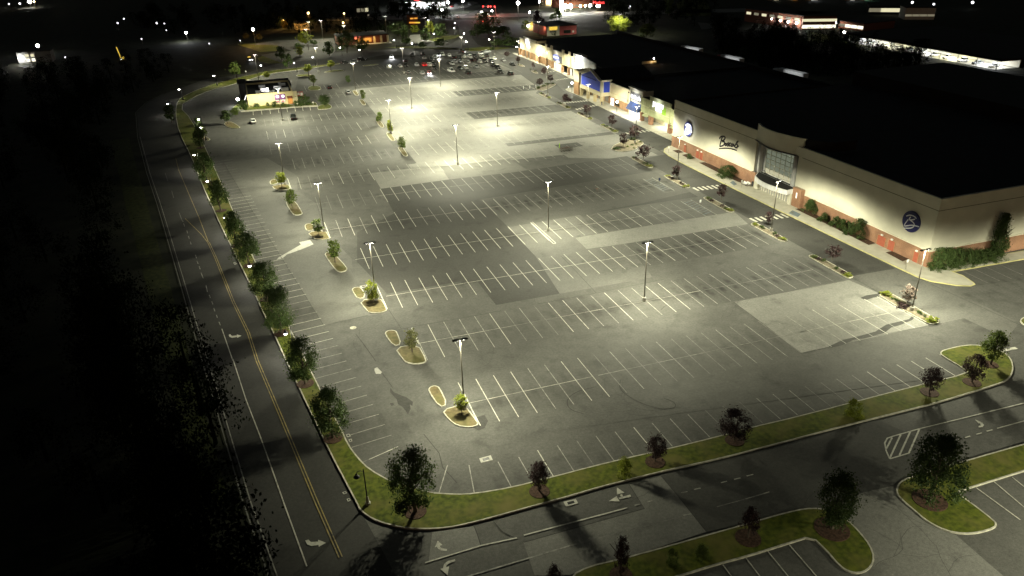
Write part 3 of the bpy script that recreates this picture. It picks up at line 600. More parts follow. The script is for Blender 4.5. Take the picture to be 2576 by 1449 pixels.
for k, x in ((5,20),(6,20),(7,20),(8,20),(9,20),(10,20.2)):
    yc = RS*k
    if k == 8: continue
    island([(x+.1,yc-4.6),(x+.9,yc-5.8),(x+1.7,yc-4.6),(x+2,yc+4.6),(x+1.2,yc+5.8),(x+.3,yc+5)], M['drygrass'])
FI = [(k, 79.9) for k in (-1, 0, 1, 2, 3)]+[(k, 88.4) for k in (5, 6, 7, 8)]
for k, x in FI:
    yc = RS*k; island([(x,yc-4.4),(x+.3,yc-5.7),(x+1.5,yc-5.7),(x+2,yc-4.6),(x+2,yc+4.6),(x+1.6,yc+5.8),(x+.4,yc+5.8),(x,yc+4.6)], M['soil'])
iso(reg('Q', [(1118,540),(1125,512),(1165,500),(1230,505),(1350,570),(1715,780),(1722,802),(1690,820),(1640,822),(1585,805)]), M['soil'])
iso(reg('I', [(720,588),(890,505),(960,490),(1060,530),(1070,548),(985,605),(940,620),(800,630)]), M['soil'])
iso(reg('S', [(735,1290),(740,1230),(1060,1165),(1140,1180),(1140,1200),(1020,1260),(930,1300),(850,1315)]), M['soil'])
iso(reg('S', [(340,780),(420,770),(520,820),(500,832),(420,820)]), M['soil']); iso(reg('S', [(620,910),(720,915),(805,965),(720,970)]), M['soil'])
iso(reg('Q', [(2530,800),(2545,760),(2620,740),(2800,840),(2800,940),(2640,860)]), M['grass'])
for lst in (reg('A', [(1140,960),(1180,940),(1330,935),(1345,960),(1300,970)]), reg('A', [(1470,915),(1620,880),(1740,880),(1755,895),(1600,905)]), reg('A', [(1980,825),(2180,805),(2185,815),(2000,835)]), reg('V', [(2200,950),(2185,870),(2450,800),(2570,880),(2500,940),(2220,958)]), reg('V', [(1930,480),(1980,360),(2250,360),(2300,460)])):
    iso(lst, M['grass'])
# ------------------------------------------------------------------ tall car-park lamps
def pole_lamp(x, y, power, label, conc=True, H=11.35, arm=.62, cat='street lamp', group='tall two-headed car park lamps', mats='pole', spot=163):
    o = empty('parking_lamp', (x, y, 0)); tag(o, label, cat, group)
    b0 = .85 if conc else .05
    if conc: MB().lathe([(.33, 0), (.33, .8), (.29, .85)], n=14).build('concrete_base', M['conc'], o, smooth=False)
    MB().tube([(0, 0, b0), (0, 0, b0+.1), (0, 0, b0+.1), (0, 0, H)], [.2, .2, .12, .075], 10).build('pole', M[mats], o)
    MB().box(-arm, arm, -.04, .04, H-.06, H+.02).build('arm', M['black'], o)
    for s in (-1, 1):
        h = MB().add([(s*(arm+u*.42)*1.0, v*.2, H-.07+w_*.13-(.03 if u > 0 else 0)) for w_ in (0, 1) for u, v in ((-.9,-1),(1,-1),(1,1),(-.9,1))], [(3,2,1,0),(4,5,6,7),(0,1,5,4),(1,2,6,5),(2,3,7,6),(3,0,4,7)]).build('lamp_head', M['black'], o)
        x0_, x1_ = s*(arm-.3), s*(arm+.36); MB().add([(min(x0_, x1_), -.16, H-.106), (max(x0_, x1_), -.16, H-.106), (max(x0_, x1_), .16, H-.106), (min(x0_, x1_), .16, H-.106)], [(3, 2, 1, 0)]).build('lens', M['lens'], h)
        lamp_light('lamp_glow', 'AREA', (s*(arm+.03), 0, H-.112), power/8, o, LWARM, size=(.6, .34), flat=.75)
    return o
PB = 2120
for x, y, p_, lab, cn in (
    (1.7,-39.8,.62*PB,'tall car park lamp in the split kerbed island nearest the bottom of the photo',1), (40.7,-19.2,.95*PB,'tall lamp standing alone in the second bay row line from the bottom',1), (80.9,-39.2,.9*PB,'tall lamp in the planted island nearest the store corner, with bare pinkish tree beside it',1),
    (-3.9,-1,.75*PB,'tall lamp behind the bright lime tree in the largest split island',1), (37.5,18.8,.9*PB,'tall lamp beside the long painted twin lines in the middle of the car park',1), (81.6,.2,.58*PB,'tall lamp in the planted island by the zebra crossing right of the glass entrance',1),
    (-8.8,37.7,.7*PB,'tall lamp in the split island next to the white spill on the asphalt',1), (32.7,76.3,1.25*PB,'tall lamp in a white pool at the edge of the large dark resurfaced area',1), (81.8,40,.62*PB,'tall lamp in the island opposite the script sign on the store wall',1),
    (-14.7,76.5,.6*PB,'tall lamp in the highest split island of the left column',1), (56.9,113.9,1.3*PB,'tall lamp in a bright pool just below the dark patched bay rows',1), (21.8,118,.9*PB,'tall lamp rising behind the small lime tree in the middle column of islands',0),
    (36.2,153,1.35*PB,'tall lamp in the brightest pool of the far car park',1), (56.6,190.2,1.1*PB,'tall lamp just below the parked cars, near the pickup truck',1), (21.9,196.8,.5*PB,'tall lamp between two small islands right of the restaurant',1),
    (-10.3,153.8,1.0*PB,'tall lamp in front of the tan restaurant between the white car and black pickup',1), (48.9,228.4,.3*PB,'tall lamp among the left end of the parked cars',1), (12.4,250.4,.5*PB,'tall lamp by the grass islands behind the restaurant',1),
    (-15.1,241.3,.35*PB,'tall lamp behind the restaurant roof by the far curved verge',1), (88.6,76.2,.6*PB,'tall lamp in front of the sage green storefront',1), (90.7,153.8,.45*PB,'tall lamp in the planted island left of the blue gable',1),
    (89.6,113.4,.5*PB,'tall lamp standing in front of the blue gable storefront',1), (103.9,187.6,.6*PB,'tall lamp by the aisle in front of the oval lit sign',1), (103.9,225,.55*PB,'tall lamp by the aisle left of the oval lit sign',1),
    (103.6,261.6,.5*PB,'tall lamp at the far left end of the row of shops',1), (83.5,252,.12*PB,'tall lamp rising behind the farthest parked cars under dark trees',1)):
    pole_lamp(x, y, p_, lab, bool(cn))
pole_lamp(124, -52, .9*PB, 'tall lamp beyond the right edge beside the side bays of the store', True)
pole_lamp(61, -101, .95*PB, 'tall lamp beyond the bottom right corner by the driveway', True)
far = [((27.6,366.9),.25,'thin distant lamp, right one of the pair behind the far left lime trees'), ((19.9,362.2),.25,'thin distant lamp, left one of the pair behind the far lime tree'), ((15,326.3),.3,'thin lamp rising out of the far lime green tree at the left'),
       ((36.5,332.2),.15,'thin distant lamp left of the brown restaurant under orange leaves'), ((66.9,367.7),.22,'thin distant lamp above the trees right of the brown restaurant'), ((87.9,349.5),.25,'thin distant lamp beside the orange lit windows'),
       ((86.3,333.6),.3,'thin lamp hidden in the bright lime tree near the orange windows'), ((139.8,292),.2,'thin lamp beside the yellow lit shop sign behind the far shops'), ((194.6,300.6),.5,'lamp shining into the bright lime tree behind the black roofs')]
pole_lamp(34, -107, .24*PB, 'tall added lamp, unseen beyond the bottom edge, brightening the lower trees', True)  # unseen lamp added to brighten the trees on the bottom verges
for (x, y), p_, lab in far: pole_lamp(x, y, p_*PB, lab, False)
# ------------------------------------------------------------------ bell lamps on black posts
def bell_lamp(x, y, label, power=60, lit=True, rz=0, group='black bell street lamps', Hb=4.25):
    o = empty('street_lamp', (x, y, .1), rz); tag(o, label, 'street lamp', group)
    MB().lathe([(.32, 0), (.32, .28), (.2, .34), (.15, 1.1), (.09, 1.2)], n=12).build('post_base', M['conc'] if not lit else M['black'], o)
    MB().tube([(0, 0, 1.1), (0, 0, 5.0), (0, 0, 5.25)], [.075, .06, .02], 8).build('pole', M['black'], o)
    MB().tube([(0, 0, 4.8), (-.35, 0, 5.0), (-.7, 0, 4.98), (-.85, 0, 4.75)], .035, 6).build('arm', M['black'], o)
    s = MB().lathe([(.03, .55), (.1, .5), (.14, .3), (.3, .12), (.38, 0), (.36, .0), (.1, .25)], (-.85, 0, Hb), 14).build('shade', M['black'], o)
    MB().ball((-.85, 0, Hb-.05), .27 if lit else .15, 1, 12, 8).build('globe', M['bulb'] if lit else M['glassd'], s)
    if lit: lamp_light('bell_glow', 'POINT', (-.85, 0, Hb-.3), power, o, LBELL, .12)
    return o
bells = [('.',718,838,'between the third and fourth strip trees from the bend',55), ('.',628,668,'on the grass strip just above the twin dark trees, glowing warm',50), ('.',565,546,'on the grass strip at the left of the middle tree clump',55), ('.',521,455,'on the grass strip at the upper bay lines',50), ('.',488,389,'at the top of the straight grass strip before it darkens',45),
         ('.',499,300,'inside a small tree at the dark bend, upper one',25), ('.',505,321,'inside a small tree at the dark bend, lower one',22), ('.',450,225,'by the dark road bend, second from the left',20), ('.',422,261,'by the dark road bend, leftmost of all',20), ('.',537,190,'on the curved far verge left of the restaurant',40),
         ('A',703,822,'by the far road left of the tall lamp behind the restaurant',30), ('A',1355,717,'beside the far planted beds, brightest left of the brown restaurant',60), ('A',1697,597,'beneath the large dark round tree left of the brown restaurant',35), ('A',1943,627,'low in front of the brown restaurant beside its tree',30), ('A',2380,505,'at the right corner of the brown restaurant',60),
         ('A',1050,680,'dim among dark trees left of the far lime tree',12), ('A',1122,792,'dim one on the far verge behind the small lime trees',8), ('B',350,545,'at the road edge right of the brown restaurant drive',60), ('B',627,422,'on the lit lawn right of the brown restaurant',60), ('B',890,287,'along the entrance road, farthest of the left side',45), ('B',885,350,'along the entrance road, second farthest of the left side',25),
         ('B',1005,417,'in the entrance road, upper of two bright ones',60), ('B',1035,522,'in the entrance road, lower of two bright ones',60), ('B',1322,495,'under the big dark trees right of the entrance road',30), ('B',1668,587,'at the far left corner of the row of shops',70)]
for c, x, y_, lab, p_ in bells:
    q = G(c, x, y_, 4.3); bell_lamp(q.x+.85, q.y, 'black bell street lamp '+lab, p_*3.2)
q = G('.', 926, 1270); bell_lamp(q.x, q.y, 'unlit black bell lamp post on the grass near the bottom left corner', lit=False)
def globe_lamp(c, x, y_, label, p_=60, base=None):
    q = G(c, x, y_, 3.6) if not base else Vector((base[0], base[1], 0)); o = empty('globe_lamp', (q.x, q.y, .1)); tag(o, label, 'street lamp', 'globe lamps on the shop pavement')
    MB().tube([(0, 0, 0), (0, 0, 3.3)], [.09, .06], 8).build('pole', M['black'], o); MB().ball((0, 0, 3.6), .34, 1, 12, 8).build('globe', M['bulb'], o)
    lamp_light('globe_glow', 'POINT', (-.5, 0, 3.6), p_, o, LBELL, .3)
globe_lamp('T', 1085, 770, 'glowing globe lamp on the pavement between the blue gable and navy awning', 110)
globe_lamp('S', 790, 590, 'glowing globe lamp on the pavement left of the oval lit sign', 120)
globe_lamp('S', 1400, 800, 'brightest globe lamp on the pavement right of the oval lit sign', 200)
globe_lamp('S', 1465, 1160, 'small globe lamp on the rounded pavement end left of the blue gable', 30)
# ------------------------------------------------------------------ the department store
def text_mesh(s, size, name, m, parent, loc, ext=.05, align='CENTER'):
    cu = bpy.data.curves.new(name, 'FONT'); cu.body = s; cu.size = size; cu.extrude = ext; cu.align_x = align; cu.resolution_u = 3
    t = bpy.data.objects.new(name, cu); COL.objects.link(t); bpy.context.view_layer.update()
    me = bpy.data.meshes.new_from_object(t.evaluated_get(bpy.context.evaluated_depsgraph_get())); bpy.data.objects.remove(t)
    me.materials.clear(); me.materials.append(m); o = bpy.data.objects.new(name, me); COL.objects.link(o); o.parent = parent
    o.matrix_local = Matrix(((0, 0, -1, loc[0]), (-1, 0, 0, loc[1]), (0, 1, 0, loc[2]), (0, 0, 0, 1))); return o
BX, BT = 97.0, 13.6
ds = empty('department_store', (BX, 20, 0)); tag(ds, 'large cream and brick department store with glass entrance and black flat roof', 'store')
def part(name, mb, m, p, smooth=False):
    o = mb.build(name, M[m], p, smooth=smooth); o.location = -Vector(p.location) if p.type == 'EMPTY' else (0, 0, 0); return o
PY0, PY1 = -26.3, 69.0
part('wall', MB().box(BX, BX+.4, PY0, 13.2, 3.4, BT).box(BX, BX+.4, 29, PY1, 3.4, BT).box(BX+.4, 196, PY0, PY0+.4, 3.4, BT).box(BX, BX+.4, 13.2, 29, 11.4, BT), 'cream', ds)
part('rear_wall', MB().box(BX+.4, 150, PY1-.4, PY1, 0, BT), 'roof', ds)  # north wall's shade put into its colour: black, so spilled light stays hidden
part('brick_base', MB().box(BX-.14, BX, PY0-.14, 13.2, 0, 3.3).box(BX-.14, BX, 29, PY1, 0, 3.3).box(BX, 196, PY0-.14, PY0, 0, 3.3).box(BX, BX+.3, PY0, 13.2, 0, 3.4), 'brick', ds)
part('band', MB().box(BX-.2, BX, PY0-.2, 13.2, 3.3, 3.48).box(BX-.2, BX, 29, PY1, 3.3, 3.48).box(BX, 196, PY0-.2, PY0, 3.3, 3.48), 'cap', ds)
part('reveal_line', MB().box(BX-.015, BX, PY0-.015, 12, 11.35, 11.47).box(BX-.015, BX, 29.5, PY1, 11.35, 11.47).box(BX, 196, PY0-.015, PY0, 11.35, 11.47), 'cove', ds)
part('roof', MB().box(BX+.4, 160, PY0+.4, PY1-.4, BT-.55, BT-.45).box(160, 196, PY0+.4, PY1-.4, BT-.5, BT+3.4), 'roof', ds)
part('parapet_cap', MB().box(BX-.06, BX+.45, PY0-.06, 12, BT, BT+.12).box(BX-.06, BX+.45, 29.4, PY1, BT, BT+.12).box(BX+.45, 196, PY0-.06, PY0+.45, BT, BT+.12), 'cream', ds)
# bowed entrance fascia, following two arcs seen in the photo
c1 = [G('U', *p_, 11.5) for p_ in ((1678,436),(1740,495),(1820,548),(1900,590),(2000,628),(2100,660),(2280,700),(2475,737))]
c2 = [G('U', *p_, 15.6) for p_ in ((1700,148),(1755,200),(1820,240),(1910,280),(2020,318),(2130,345),(2330,395),(2571,440))]
c1 = [Vector((min(v.x, BX+.2), v.y, v.z)) for v in c1]
fb = MB(); n_ = len(c1); th = Vector((.5, 0, 0))
fb.add(c1+c2+[v+th for v in c1]+[v+th for v in c2], [(i_, i_+1, n_+i_+1, n_+i_) for i_ in range(n_-1)]+[(2*n_+i_+1, 2*n_+i_, 3*n_+i_, 3*n_+i_+1) for i_ in range(n_-1)]+[(n_+i_, n_+i_+1, 3*n_+i_+1, 3*n_+i_) for i_ in range(n_-1)]+[(i_+1, i_, 2*n_+i_, 2*n_+i_+1) for i_ in range(n_-1)])
sf = part('entrance_fascia', fb, 'cream', ds)
c3 = [G('J', *p_, 15.6) for p_ in ((560,8),(680,20))]; c3.append(c3[-1]+Vector((6, 0, 0))); n2 = len(c3)
tail_ = [c2[-1]]+c3; wing = MB(); lo = [Vector((v.x, v.y, 13.4)) for v in tail_]
wing.add(tail_+lo, [(i_, i_+1, len(tail_)+i_+1, len(tail_)+i_) for i_ in range(len(tail_)-1)])
part('entrance_wing', wing, 'roof', ds)  # shadowed wing: its shade is put into the colour, black like the roof
eb = MB()
for i_ in range(n_-1):
    a, b = c1[i_], c1[i_+1]; eb.add([a+Vector((-.35, 0, 0)), b+Vector((-.35, 0, 0)), b+Vector((.3, 0, 0)), a+Vector((.3, 0, 0)), a+Vector((-.35, 0, -.22)), b+Vector((-.35, 0, -.22)), b+Vector((.3, 0, -.22)), a+Vector((.3, 0, -.22))], [(0,3,2,1),(4,5,6,7),(0,1,5,4),(1,2,6,5),(2,3,7,6),(3,0,4,7)])
part('eave', eb, 'letter', ds)
part('recess', MB().box(98.9, 99.1, 13.2, 29, 3.4, 11.4).box(97.4, 98.9, 13.0, 13.2, 3.4, 11.4).box(97.4, 98.9, 28.8, 29, 3.4, 11.4), 'grey', ds)
gl = part('glass_wall', MB().box(98.55, 98.6, 15.6, 26.6, 3.9, 10.9), 'ent', ds)
gu = part('lower_glass', MB().box(98.5, 98.54, 15.8, 26.4, 3.9, 4.9), 'ent_l', ds)
mb_ = MB()
for i_ in range(7): mb_.box(98.4, 98.5, 15.6+i_*11/6-.045, 15.6+i_*11/6+.045, 3.9, 10.9)
for i_ in range(7): mb_.box(98.38, 98.49, 15.6, 26.6, 3.9+i_*7/6-.04, 3.9+i_*7/6+.04)
part('mullions', mb_, 'cap', gl)
for y_ in (27.6, 14.7): part('column', MB().lathe([(.55, 3.4), (.55, 11.3)], (97.6, y_, 0), 18), 'grey', ds, True)
can = [(BX, 26.9)]+[(G('Y', *p_, 4.1).x, G('Y', *p_, 4.1).y) for p_ in ((315,870),(400,960),(500,1020),(600,1070),(720,1115),(850,1158),(1000,1205),(1130,1240),(1230,1215))]+[(BX, 12.2)]
part('canopy', MB().prism(can, 2.9, 4.0), 'grey', ds); part('canopy_roof', MB().prism(inset(can, .25), 4.0, 4.02), 'roof', ds)
part('vestibule', MB().box(95.6, 97, 24.9, 26.4, 0, 2.9).box(95.6, 97, 12.4, 13.2, 0, 2.9).box(96.95, 97.2, 13.2, 24.9, 2.5, 2.9), 'cream', ds)
gd = part('entrance_doors', MB().box(96.3, 96.36, 13.2, 24.9, .1, 2.5), 'ent_l', ds)
db = MB()
for i_ in range(14): db.box(96.2, 96.29, 13.2+i_*.9-.05, 13.2+i_*.9+.05, .05, 2.9)
db.box(96.2, 96.28, 13.25, 24.9, 2.1, 2.2); part('door_frames', db, 'cap', gd)
part('brick_pillar', MB().box(95.9, 96.86, 9.3, 12.3, 0, 4.6), 'brick', ds); part('brick_pillar', MB().box(96.3, 96.86, 27.2, 28.9, 0, 3.6), 'brick', ds)
sc_ = part('sconce', MB().box(95.8, 95.9, 10.6, 10.95, 2.3, 3.6), 'shop', ds)
for y0_, y1_, lab in ((-15.9,-13.8,0), (-18.3,-16.7,0), (-24.3,-23.2,0), (60.7,61.8,0), (53.7,55.3,0), (51.8,53.3,0)):
    d_ = part('red_door', MB().box(BX-.2, BX-.14, y0_, y1_, .05, 2.2), 'reddoor', ds); part('door_frame', MB().box(BX-.22, BX-.14, y0_-.1, y0_, .05, 2.3).box(BX-.22, BX-.14, y1_, y1_+.1, .05, 2.3).box(BX-.22, BX-.14, y0_, y1_, 2.2, 2.3), 'brick2', d_)
    ym_ = (y0_+y1_)/2; part('door_light', MB().box(BX-.42, BX-.14, ym_-.2, ym_+.2, 2.35, 2.62), 'whitep', ds)
# signs: two round emblems and the script name
def strokes(c, lists, wd, xp, dep=.06):
    m_ = MB()
    for pts in lists:
        pts = [FX(c, *p_, xp) for p_ in pts]; pts = [Vector((xp, p_.y, p_.z)) for p_ in pts]
        q = pts
        for _ in range(2):
            r_ = [q[0]]
            for a, b in zip(q, q[1:]): r_ += [a*.75+b*.25, a*.25+b*.75]
            q = r_+[q[-1]]
        L, R_ = [], []
        for i_, p_ in enumerate(q):
            d = (q[min(i_+1, len(q)-1)]-q[max(i_-1, 0)]); d = d.normalized() if d.length > 1e-6 else Vector((0, 1, 0)); nn = Vector((0, -d.z, d.y))*wd/2; L.append(p_+nn); R_.append(p_-nn)
        k0 = len(q); o3 = Vector((dep, 0, 0))
        m_.add(L+R_+[v+o3 for v in L]+[v+o3 for v in R_], [(i_, i_+1, k0+i_+1, k0+i_) for i_ in range(k0-1)]+[(2*k0+i_, 2*k0+i_+1, i_+1, i_) for i_ in range(k0-1)]+[(k0+i_, k0+i_+1, 3*k0+i_+1, 3*k0+i_) for i_ in range(k0-1)])
    return m_
def emblem(cy, cz, r, lit, label):
    o = empty('round_sign', (BX-.1, cy, cz)); tag(o, label, 'sign', 'round navy emblem signs')
    d_ = MB(); n = 32
    d_.add([(x, r*math.cos(2*PI*i_/n), r*math.sin(2*PI*i_/n)) for x in (-.16, .08) for i_ in range(n)], [tuple(range(n)), tuple(range(2*n-1, n-1, -1))]+[(i_, n+i_, n+(i_+1) % n, (i_+1) % n) for i_ in range(n)]); d_.build('disc', M['navy'], o)
    S = []
    for pts in ([(1392,775),(1425,748),(1470,745),(1492,760)], [(1434,765),(1420,802),(1452,792),(1480,770)], [(1417,800),(1398,845),(1386,885),(1425,862),(1468,836),(1535,826)], [(1440,800),(1478,810),(1490,835),(1468,868),(1428,888),(1390,902)]):
        S.append([(-(p_[0]-1446)/88*r, -(p_[1]-812)/107*r) for p_ in pts])
    m_ = MB(); wd = .42 if lit else .22
    for s in S:
        q = [Vector((-.2, a, b)) for a, b in s]
        for _ in range(2):
            r_ = [q[0]]
            for a, b in zip(q, q[1:]): r_ += [a*.75+b*.25, a*.25+b*.75]
            q = r_+[q[-1]]
        for i_, (a, b) in enumerate(zip(q, q[1:])):
            d = (b-a).normalized(); nn = Vector((0, -d.z, d.y))*wd/2; m_.quad(a-nn, b-nn, b+nn, a+nn)
    m_.build('monogram', M['signw'] if lit else M['silver'], o)
    if lit: lamp_light('sign_glow', 'AREA', (-.9, 0, -.3), 20.0, o, LCOOL, size=(2.5, 2.5), rot=(0, -PI/2, 0))
emblem(60.4, 7.1, 2.15, True, 'glowing white monogram on a round navy emblem at the left end of the store wall'); emblem(-21, 7.5, 2.1, False, 'unlit round navy emblem with pale monogram near the store corner')
ns = strokes('U', [[(1042,385),(1018,450),(1000,520),(988,572)], [(985,435),(995,400),(1045,382),(1088,398),(1085,435),(1030,478)], [(1030,476),(1072,482),(1075,520),(1050,560),(985,572)], [(1110,515),(1085,520),(1080,550),(1100,560),(1118,540),(1110,515)], [(1155,500),(1130,515),(1150,545),(1128,570)], [(1190,505),(1165,520),(1160,555),(1185,570)], [(1222,520),(1198,530),(1195,565),(1215,575),(1230,550),(1222,520)],
    [(1240,520),(1252,590),(1285,520)], [(1298,480),(1296,505)], [(1330,470),(1285,520),(1320,550),(1300,600),(1262,590)], [(1318,570),(1338,565)]], .42, BX-.12).build('script_sign', M['letter'], None); tag(ns, 'dark script lettering with underline on the cream store wall', 'sign')
strokes('U', [[(972,615),(1060,604),(1150,606),(1225,620),(1300,646)]], .32, BX-.12).build('underline', M['letter'], ns)
# ------------------------------------------------------------------ the shops, far end last
def shop(name, label, y): o = empty(name, (104, y, 0)); tag(o, label, 'shop'); return o
s1 = shop('green_shop', 'sage green storefront with white lit letters next to the department store', 89)
part('wall', MB().box(103.5, 103.9, 75.8, 101.2, 3.1, 7.9).box(103.3, 103.9, 82, 95, 3.1, 9.4).box(103.9, 110, 75.8, 76.1, 2.9, 8), 'green_st', s1); part('roof_box', MB().box(103.9, 120, 82, 95, 7.4, 9.4), 'roof', s1)
t_ = MB()
for y0_, y1_ in ((76, 81.6), (95.4, 101)):
    for z_ in (3.15, 5.4, 7.7): t_.box(103.42, 103.5, y0_, y1_, z_, z_+.18)
    for y_ in (y0_, (y0_+y1_)/2-.1, y1_-.2): t_.box(103.4, 103.5, y_, y_+.2, 3.33, 7.7)
t_.box(103.2, 103.5, 75.7, 101.3, 7.9, 8.1).box(103.1, 103.3, 81.9, 95.1, 9.4, 9.65).box(103.22, 103.3, 82, 95, 5.0, 5.2); part('trim', t_, 'green_tr', s1)
for y_ in (76.4, 81.6, 94.2, 100.4): part('brick_pier', MB().box(103.4, 104.6, y_, y_+1.4, 0, 3.1), 'brick', s1)
part('rear_wall', MB().box(107.5, 107.8, 69, 101.2, 0, 3.3), 'tan2', s1)
ww = part('lit_windows', MB().box(107.42, 107.5, 86, 91.2, .1, 2.6), 'shop', s1); part('mullions', MB().box(107.36, 107.42, 87.2, 87.35, .1, 2.6).box(107.36, 107.42, 88.5, 88.7, .1, 2.6).box(107.36, 107.42, 90, 90.15, .1, 2.6), 'tan', ww)
part('window', MB().box(107.42, 107.5, 78, 80.2, .8, 2.4), 'shop', s1); part('green_awning', MB().yprism([(103.0, 2.3), (104.2, 3.1), (104.4, 3.0), (104.4, 2.3)], 77.9, 81.4).yprism([(103.0, 2.3), (104.2, 3.1), (104.4, 3.0), (104.4, 2.3)], 96, 99.6), 'green_st', s1)
part('roof', MB().box(103.9, 168, 69.4, 101.2, 7.2, 7.4), 'roof', s1)
lamp_light('porch_light', 'AREA', (105.6-104, 88-89, 3.0), 60, s1, LWARM, size=(2, 8)); lamp_light('porch_light', 'AREA', (105.6-104, 79-89, 3.0), 18, s1, LWARM, size=(1.5, 3))
gs = empty('lit_sign', (103.2, 89, 7)); tag(gs, 'white lit letters on the sage green storefront with lime square', 'sign')
text_mesh('JOANN', 2.0, 'upper_letters', M['signw'], gs, (-.05, .3, -.1), .08); text_mesh('fabrics', 1.5, 'lower_letters', M['signw'], gs, (-.05, -.2, -1.3), .08)
MB().box(.04, .1, -4.6, -2.2, -2, .6).build('lime_square', M['lime_p'], gs); lamp_light('sign_glow', 'AREA', (-1.2, 0, 0), 10.0, gs, LCOOL, size=(5, 2.5), rot=(0, -PI/2, 0))
s2 = shop('awning_shop', 'cream shop bay with navy awning and white lit letters over bright doors', 106)
part('wall', MB().box(104.2, 104.6, 101.2, 110.6, 2.6, 9.6).box(103.9, 104.2, 101.2, 102, 0, 9.2).box(103.9, 104.2, 109.9, 110.6, 0, 9.2).box(104.6, 108, 101.2, 101.5, 7.9, 9.6), 'cream', s2); part('cornice', MB().box(103.6, 104.9, 100.9, 110.9, 9.6, 9.9), 'cap', s2)
part('sign_panel', MB().box(104.1, 104.2, 102, 109.9, 5.7, 8.3), 'greyd', s2)
part('awning', MB().yprism([(102.4, 2.6), (104.1, 5.0), (104.2, 5.0), (104.2, 2.6)], 101.9, 110.2), 'awn', s2)
dw = part('bright_doors', MB().box(104.3, 104.4, 102.2, 109.2, .1, 2.5), 'shop_w', s2); part('door_frames', MB().box(104.2, 104.3, 104.4, 104.6, .1, 2.5).box(104.2, 104.3, 106.4, 106.7, .1, 2.5).box(104.2, 104.3, 108, 108.1, .1, 2.5), 'black', dw)
part('roof', MB().box(104.6, 168, 101.2, 113, 7.2, 7.4), 'roof', s2); lamp_light('porch_light', 'AREA', (-.6, -.2, 2.5), 70, s2, LCOOL, size=(1.2, 7))
b2 = empty('lit_sign', (104, 106, 6.3)); tag(b2, 'bluish white lit letters above the navy awning', 'sign'); text_mesh('kirkland\'s', 1.75, 'letters', M['signw'], b2, (-.05, 0, 0), .1); lamp_light('sign_glow', 'AREA', (-1.2, 0, .5), 8.7, b2, LCOOL, size=(6, 1.5), rot=(0, -PI/2, 0))
s3 = shop('tan_shop', 'plain tan and brick shop wall between the navy awning and the blue gable', 120)
part('wall', MB().box(105.6, 106, 110.6, 129, 4.5, 7.7).box(105.6, 106, 110.6, 129, 2.95, 4.35), 'tan2', s3); part('band', MB().box(105.52, 106, 110.6, 129, 4.35, 4.5), 'tan', s3); part('brick_base', MB().box(105.5, 106, 110.6, 129, 0, 2.95), 'brick2', s3); part('cornice', MB().box(105.4, 106.1, 110.7, 129, 7.7, 7.95), 'cap', s3)
part('drainpipe', MB().tube([(105.4, 114.4, 0), (105.4, 114.4, 7.6)], .09, 6), 'pole', s3); part('roof', MB().box(106, 168, 113, 134, 7.0, 7.2), 'roof', s3)
part('window', MB().box(105.44, 105.5, 121, 124.5, .6, 1.6), 'glassd', s3); wv = part('lit_window', MB().box(105.42, 105.5, 125.6, 127.8, .2, 2.6), 'shop_w', s3); part('mullions', MB().box(105.36, 105.42, 126.2, 126.4, .2, 2.6).box(105.36, 105.42, 125.6, 127.8, 1.3, 1.45).box(105.36, 105.42, 127.0, 127.15, .2, 2.6), 'black', wv)
s4 = shop('blue_gable_shop', 'shop with big blue gable over a pillared porch', 139)
part('gable', MB().xprism([(148.2, 4.5), (148.2, 8.6), (139.1, 11.2), (130.4, 8.5), (129.4, 8.5), (129.4, 4.5)], 102.2, 102.5), 'cream', s4)
part('blue_panel', MB().xprism([(147.3, 4.6), (147.3, 8.2), (139.1, 10.7), (130.7, 8.1), (130.7, 4.6)], 102.1, 102.2), 'bluep', s4)
part('side_panel', MB().box(102.9, 105.3, 128.93, 129.0, 4.5, 8.3), 'bluep', s4); part('side_wall', MB().box(102.5, 106, 129, 129.3, 3.2, 8.5), 'cream', s4)
part('beam', MB().box(101.9, 102.6, 128.8, 148.4, 3.1, 4.5).box(102.6, 106, 128.9, 129.4, 3.1, 4.3), 'tan2', s4)
part('gable_trim', MB().xprism([(149, 8.55), (149, 8.85), (139.1, 11.75), (130.4, 8.95), (128.6, 8.95), (128.6, 8.5), (130.4, 8.5), (139.1, 11.25)], 101.6, 102.6).box(102.6, 106, 128.6, 129.2, 8.5, 8.95), 'cap', s4)
for y_ in (128.9, 134.8, 141, 147.2): part('pillar', MB().box(101.9, 102.9, y_, y_+.9, 0, 3.1), 'tan', s4)
part('rear_wall', MB().box(106, 106.4, 129, 150.8, 0, 7), 'brick2', s4); part('windows', MB().box(105.9, 106, 131, 134, .4, 2.5).box(105.9, 106, 137, 140, .4, 2.5).box(105.9, 106, 142.5, 145.5, .4, 2.5), 'shop_d', s4)
part('left_wall', MB().box(101.5, 101.9, 148.4, 152.8, 5, 9.3).box(101.5, 108, 152.8, 153.2, 0, 9.3), 'tan2', s4); part('left_base', MB().box(101.4, 101.9, 148.4, 152.9, 0, 5), 'brick2', s4)
part('roof', MB().xprism([(148.3, 7.0), (148.3, 8.6), (139.1, 11.3), (130, 8.5), (130, 7.0)], 102.6, 124).box(102, 168, 134, 153, 8.0, 8.2), 'roof', s4)
lamp_light('porch_light', 'AREA', (-.2, 0, 3.0), 22, s4, LWARM, size=(2, 14))
s5 = shop('far_shops', 'far tan row of shops with brick base, oval sign and lit windows', 220)
XF = 115.7
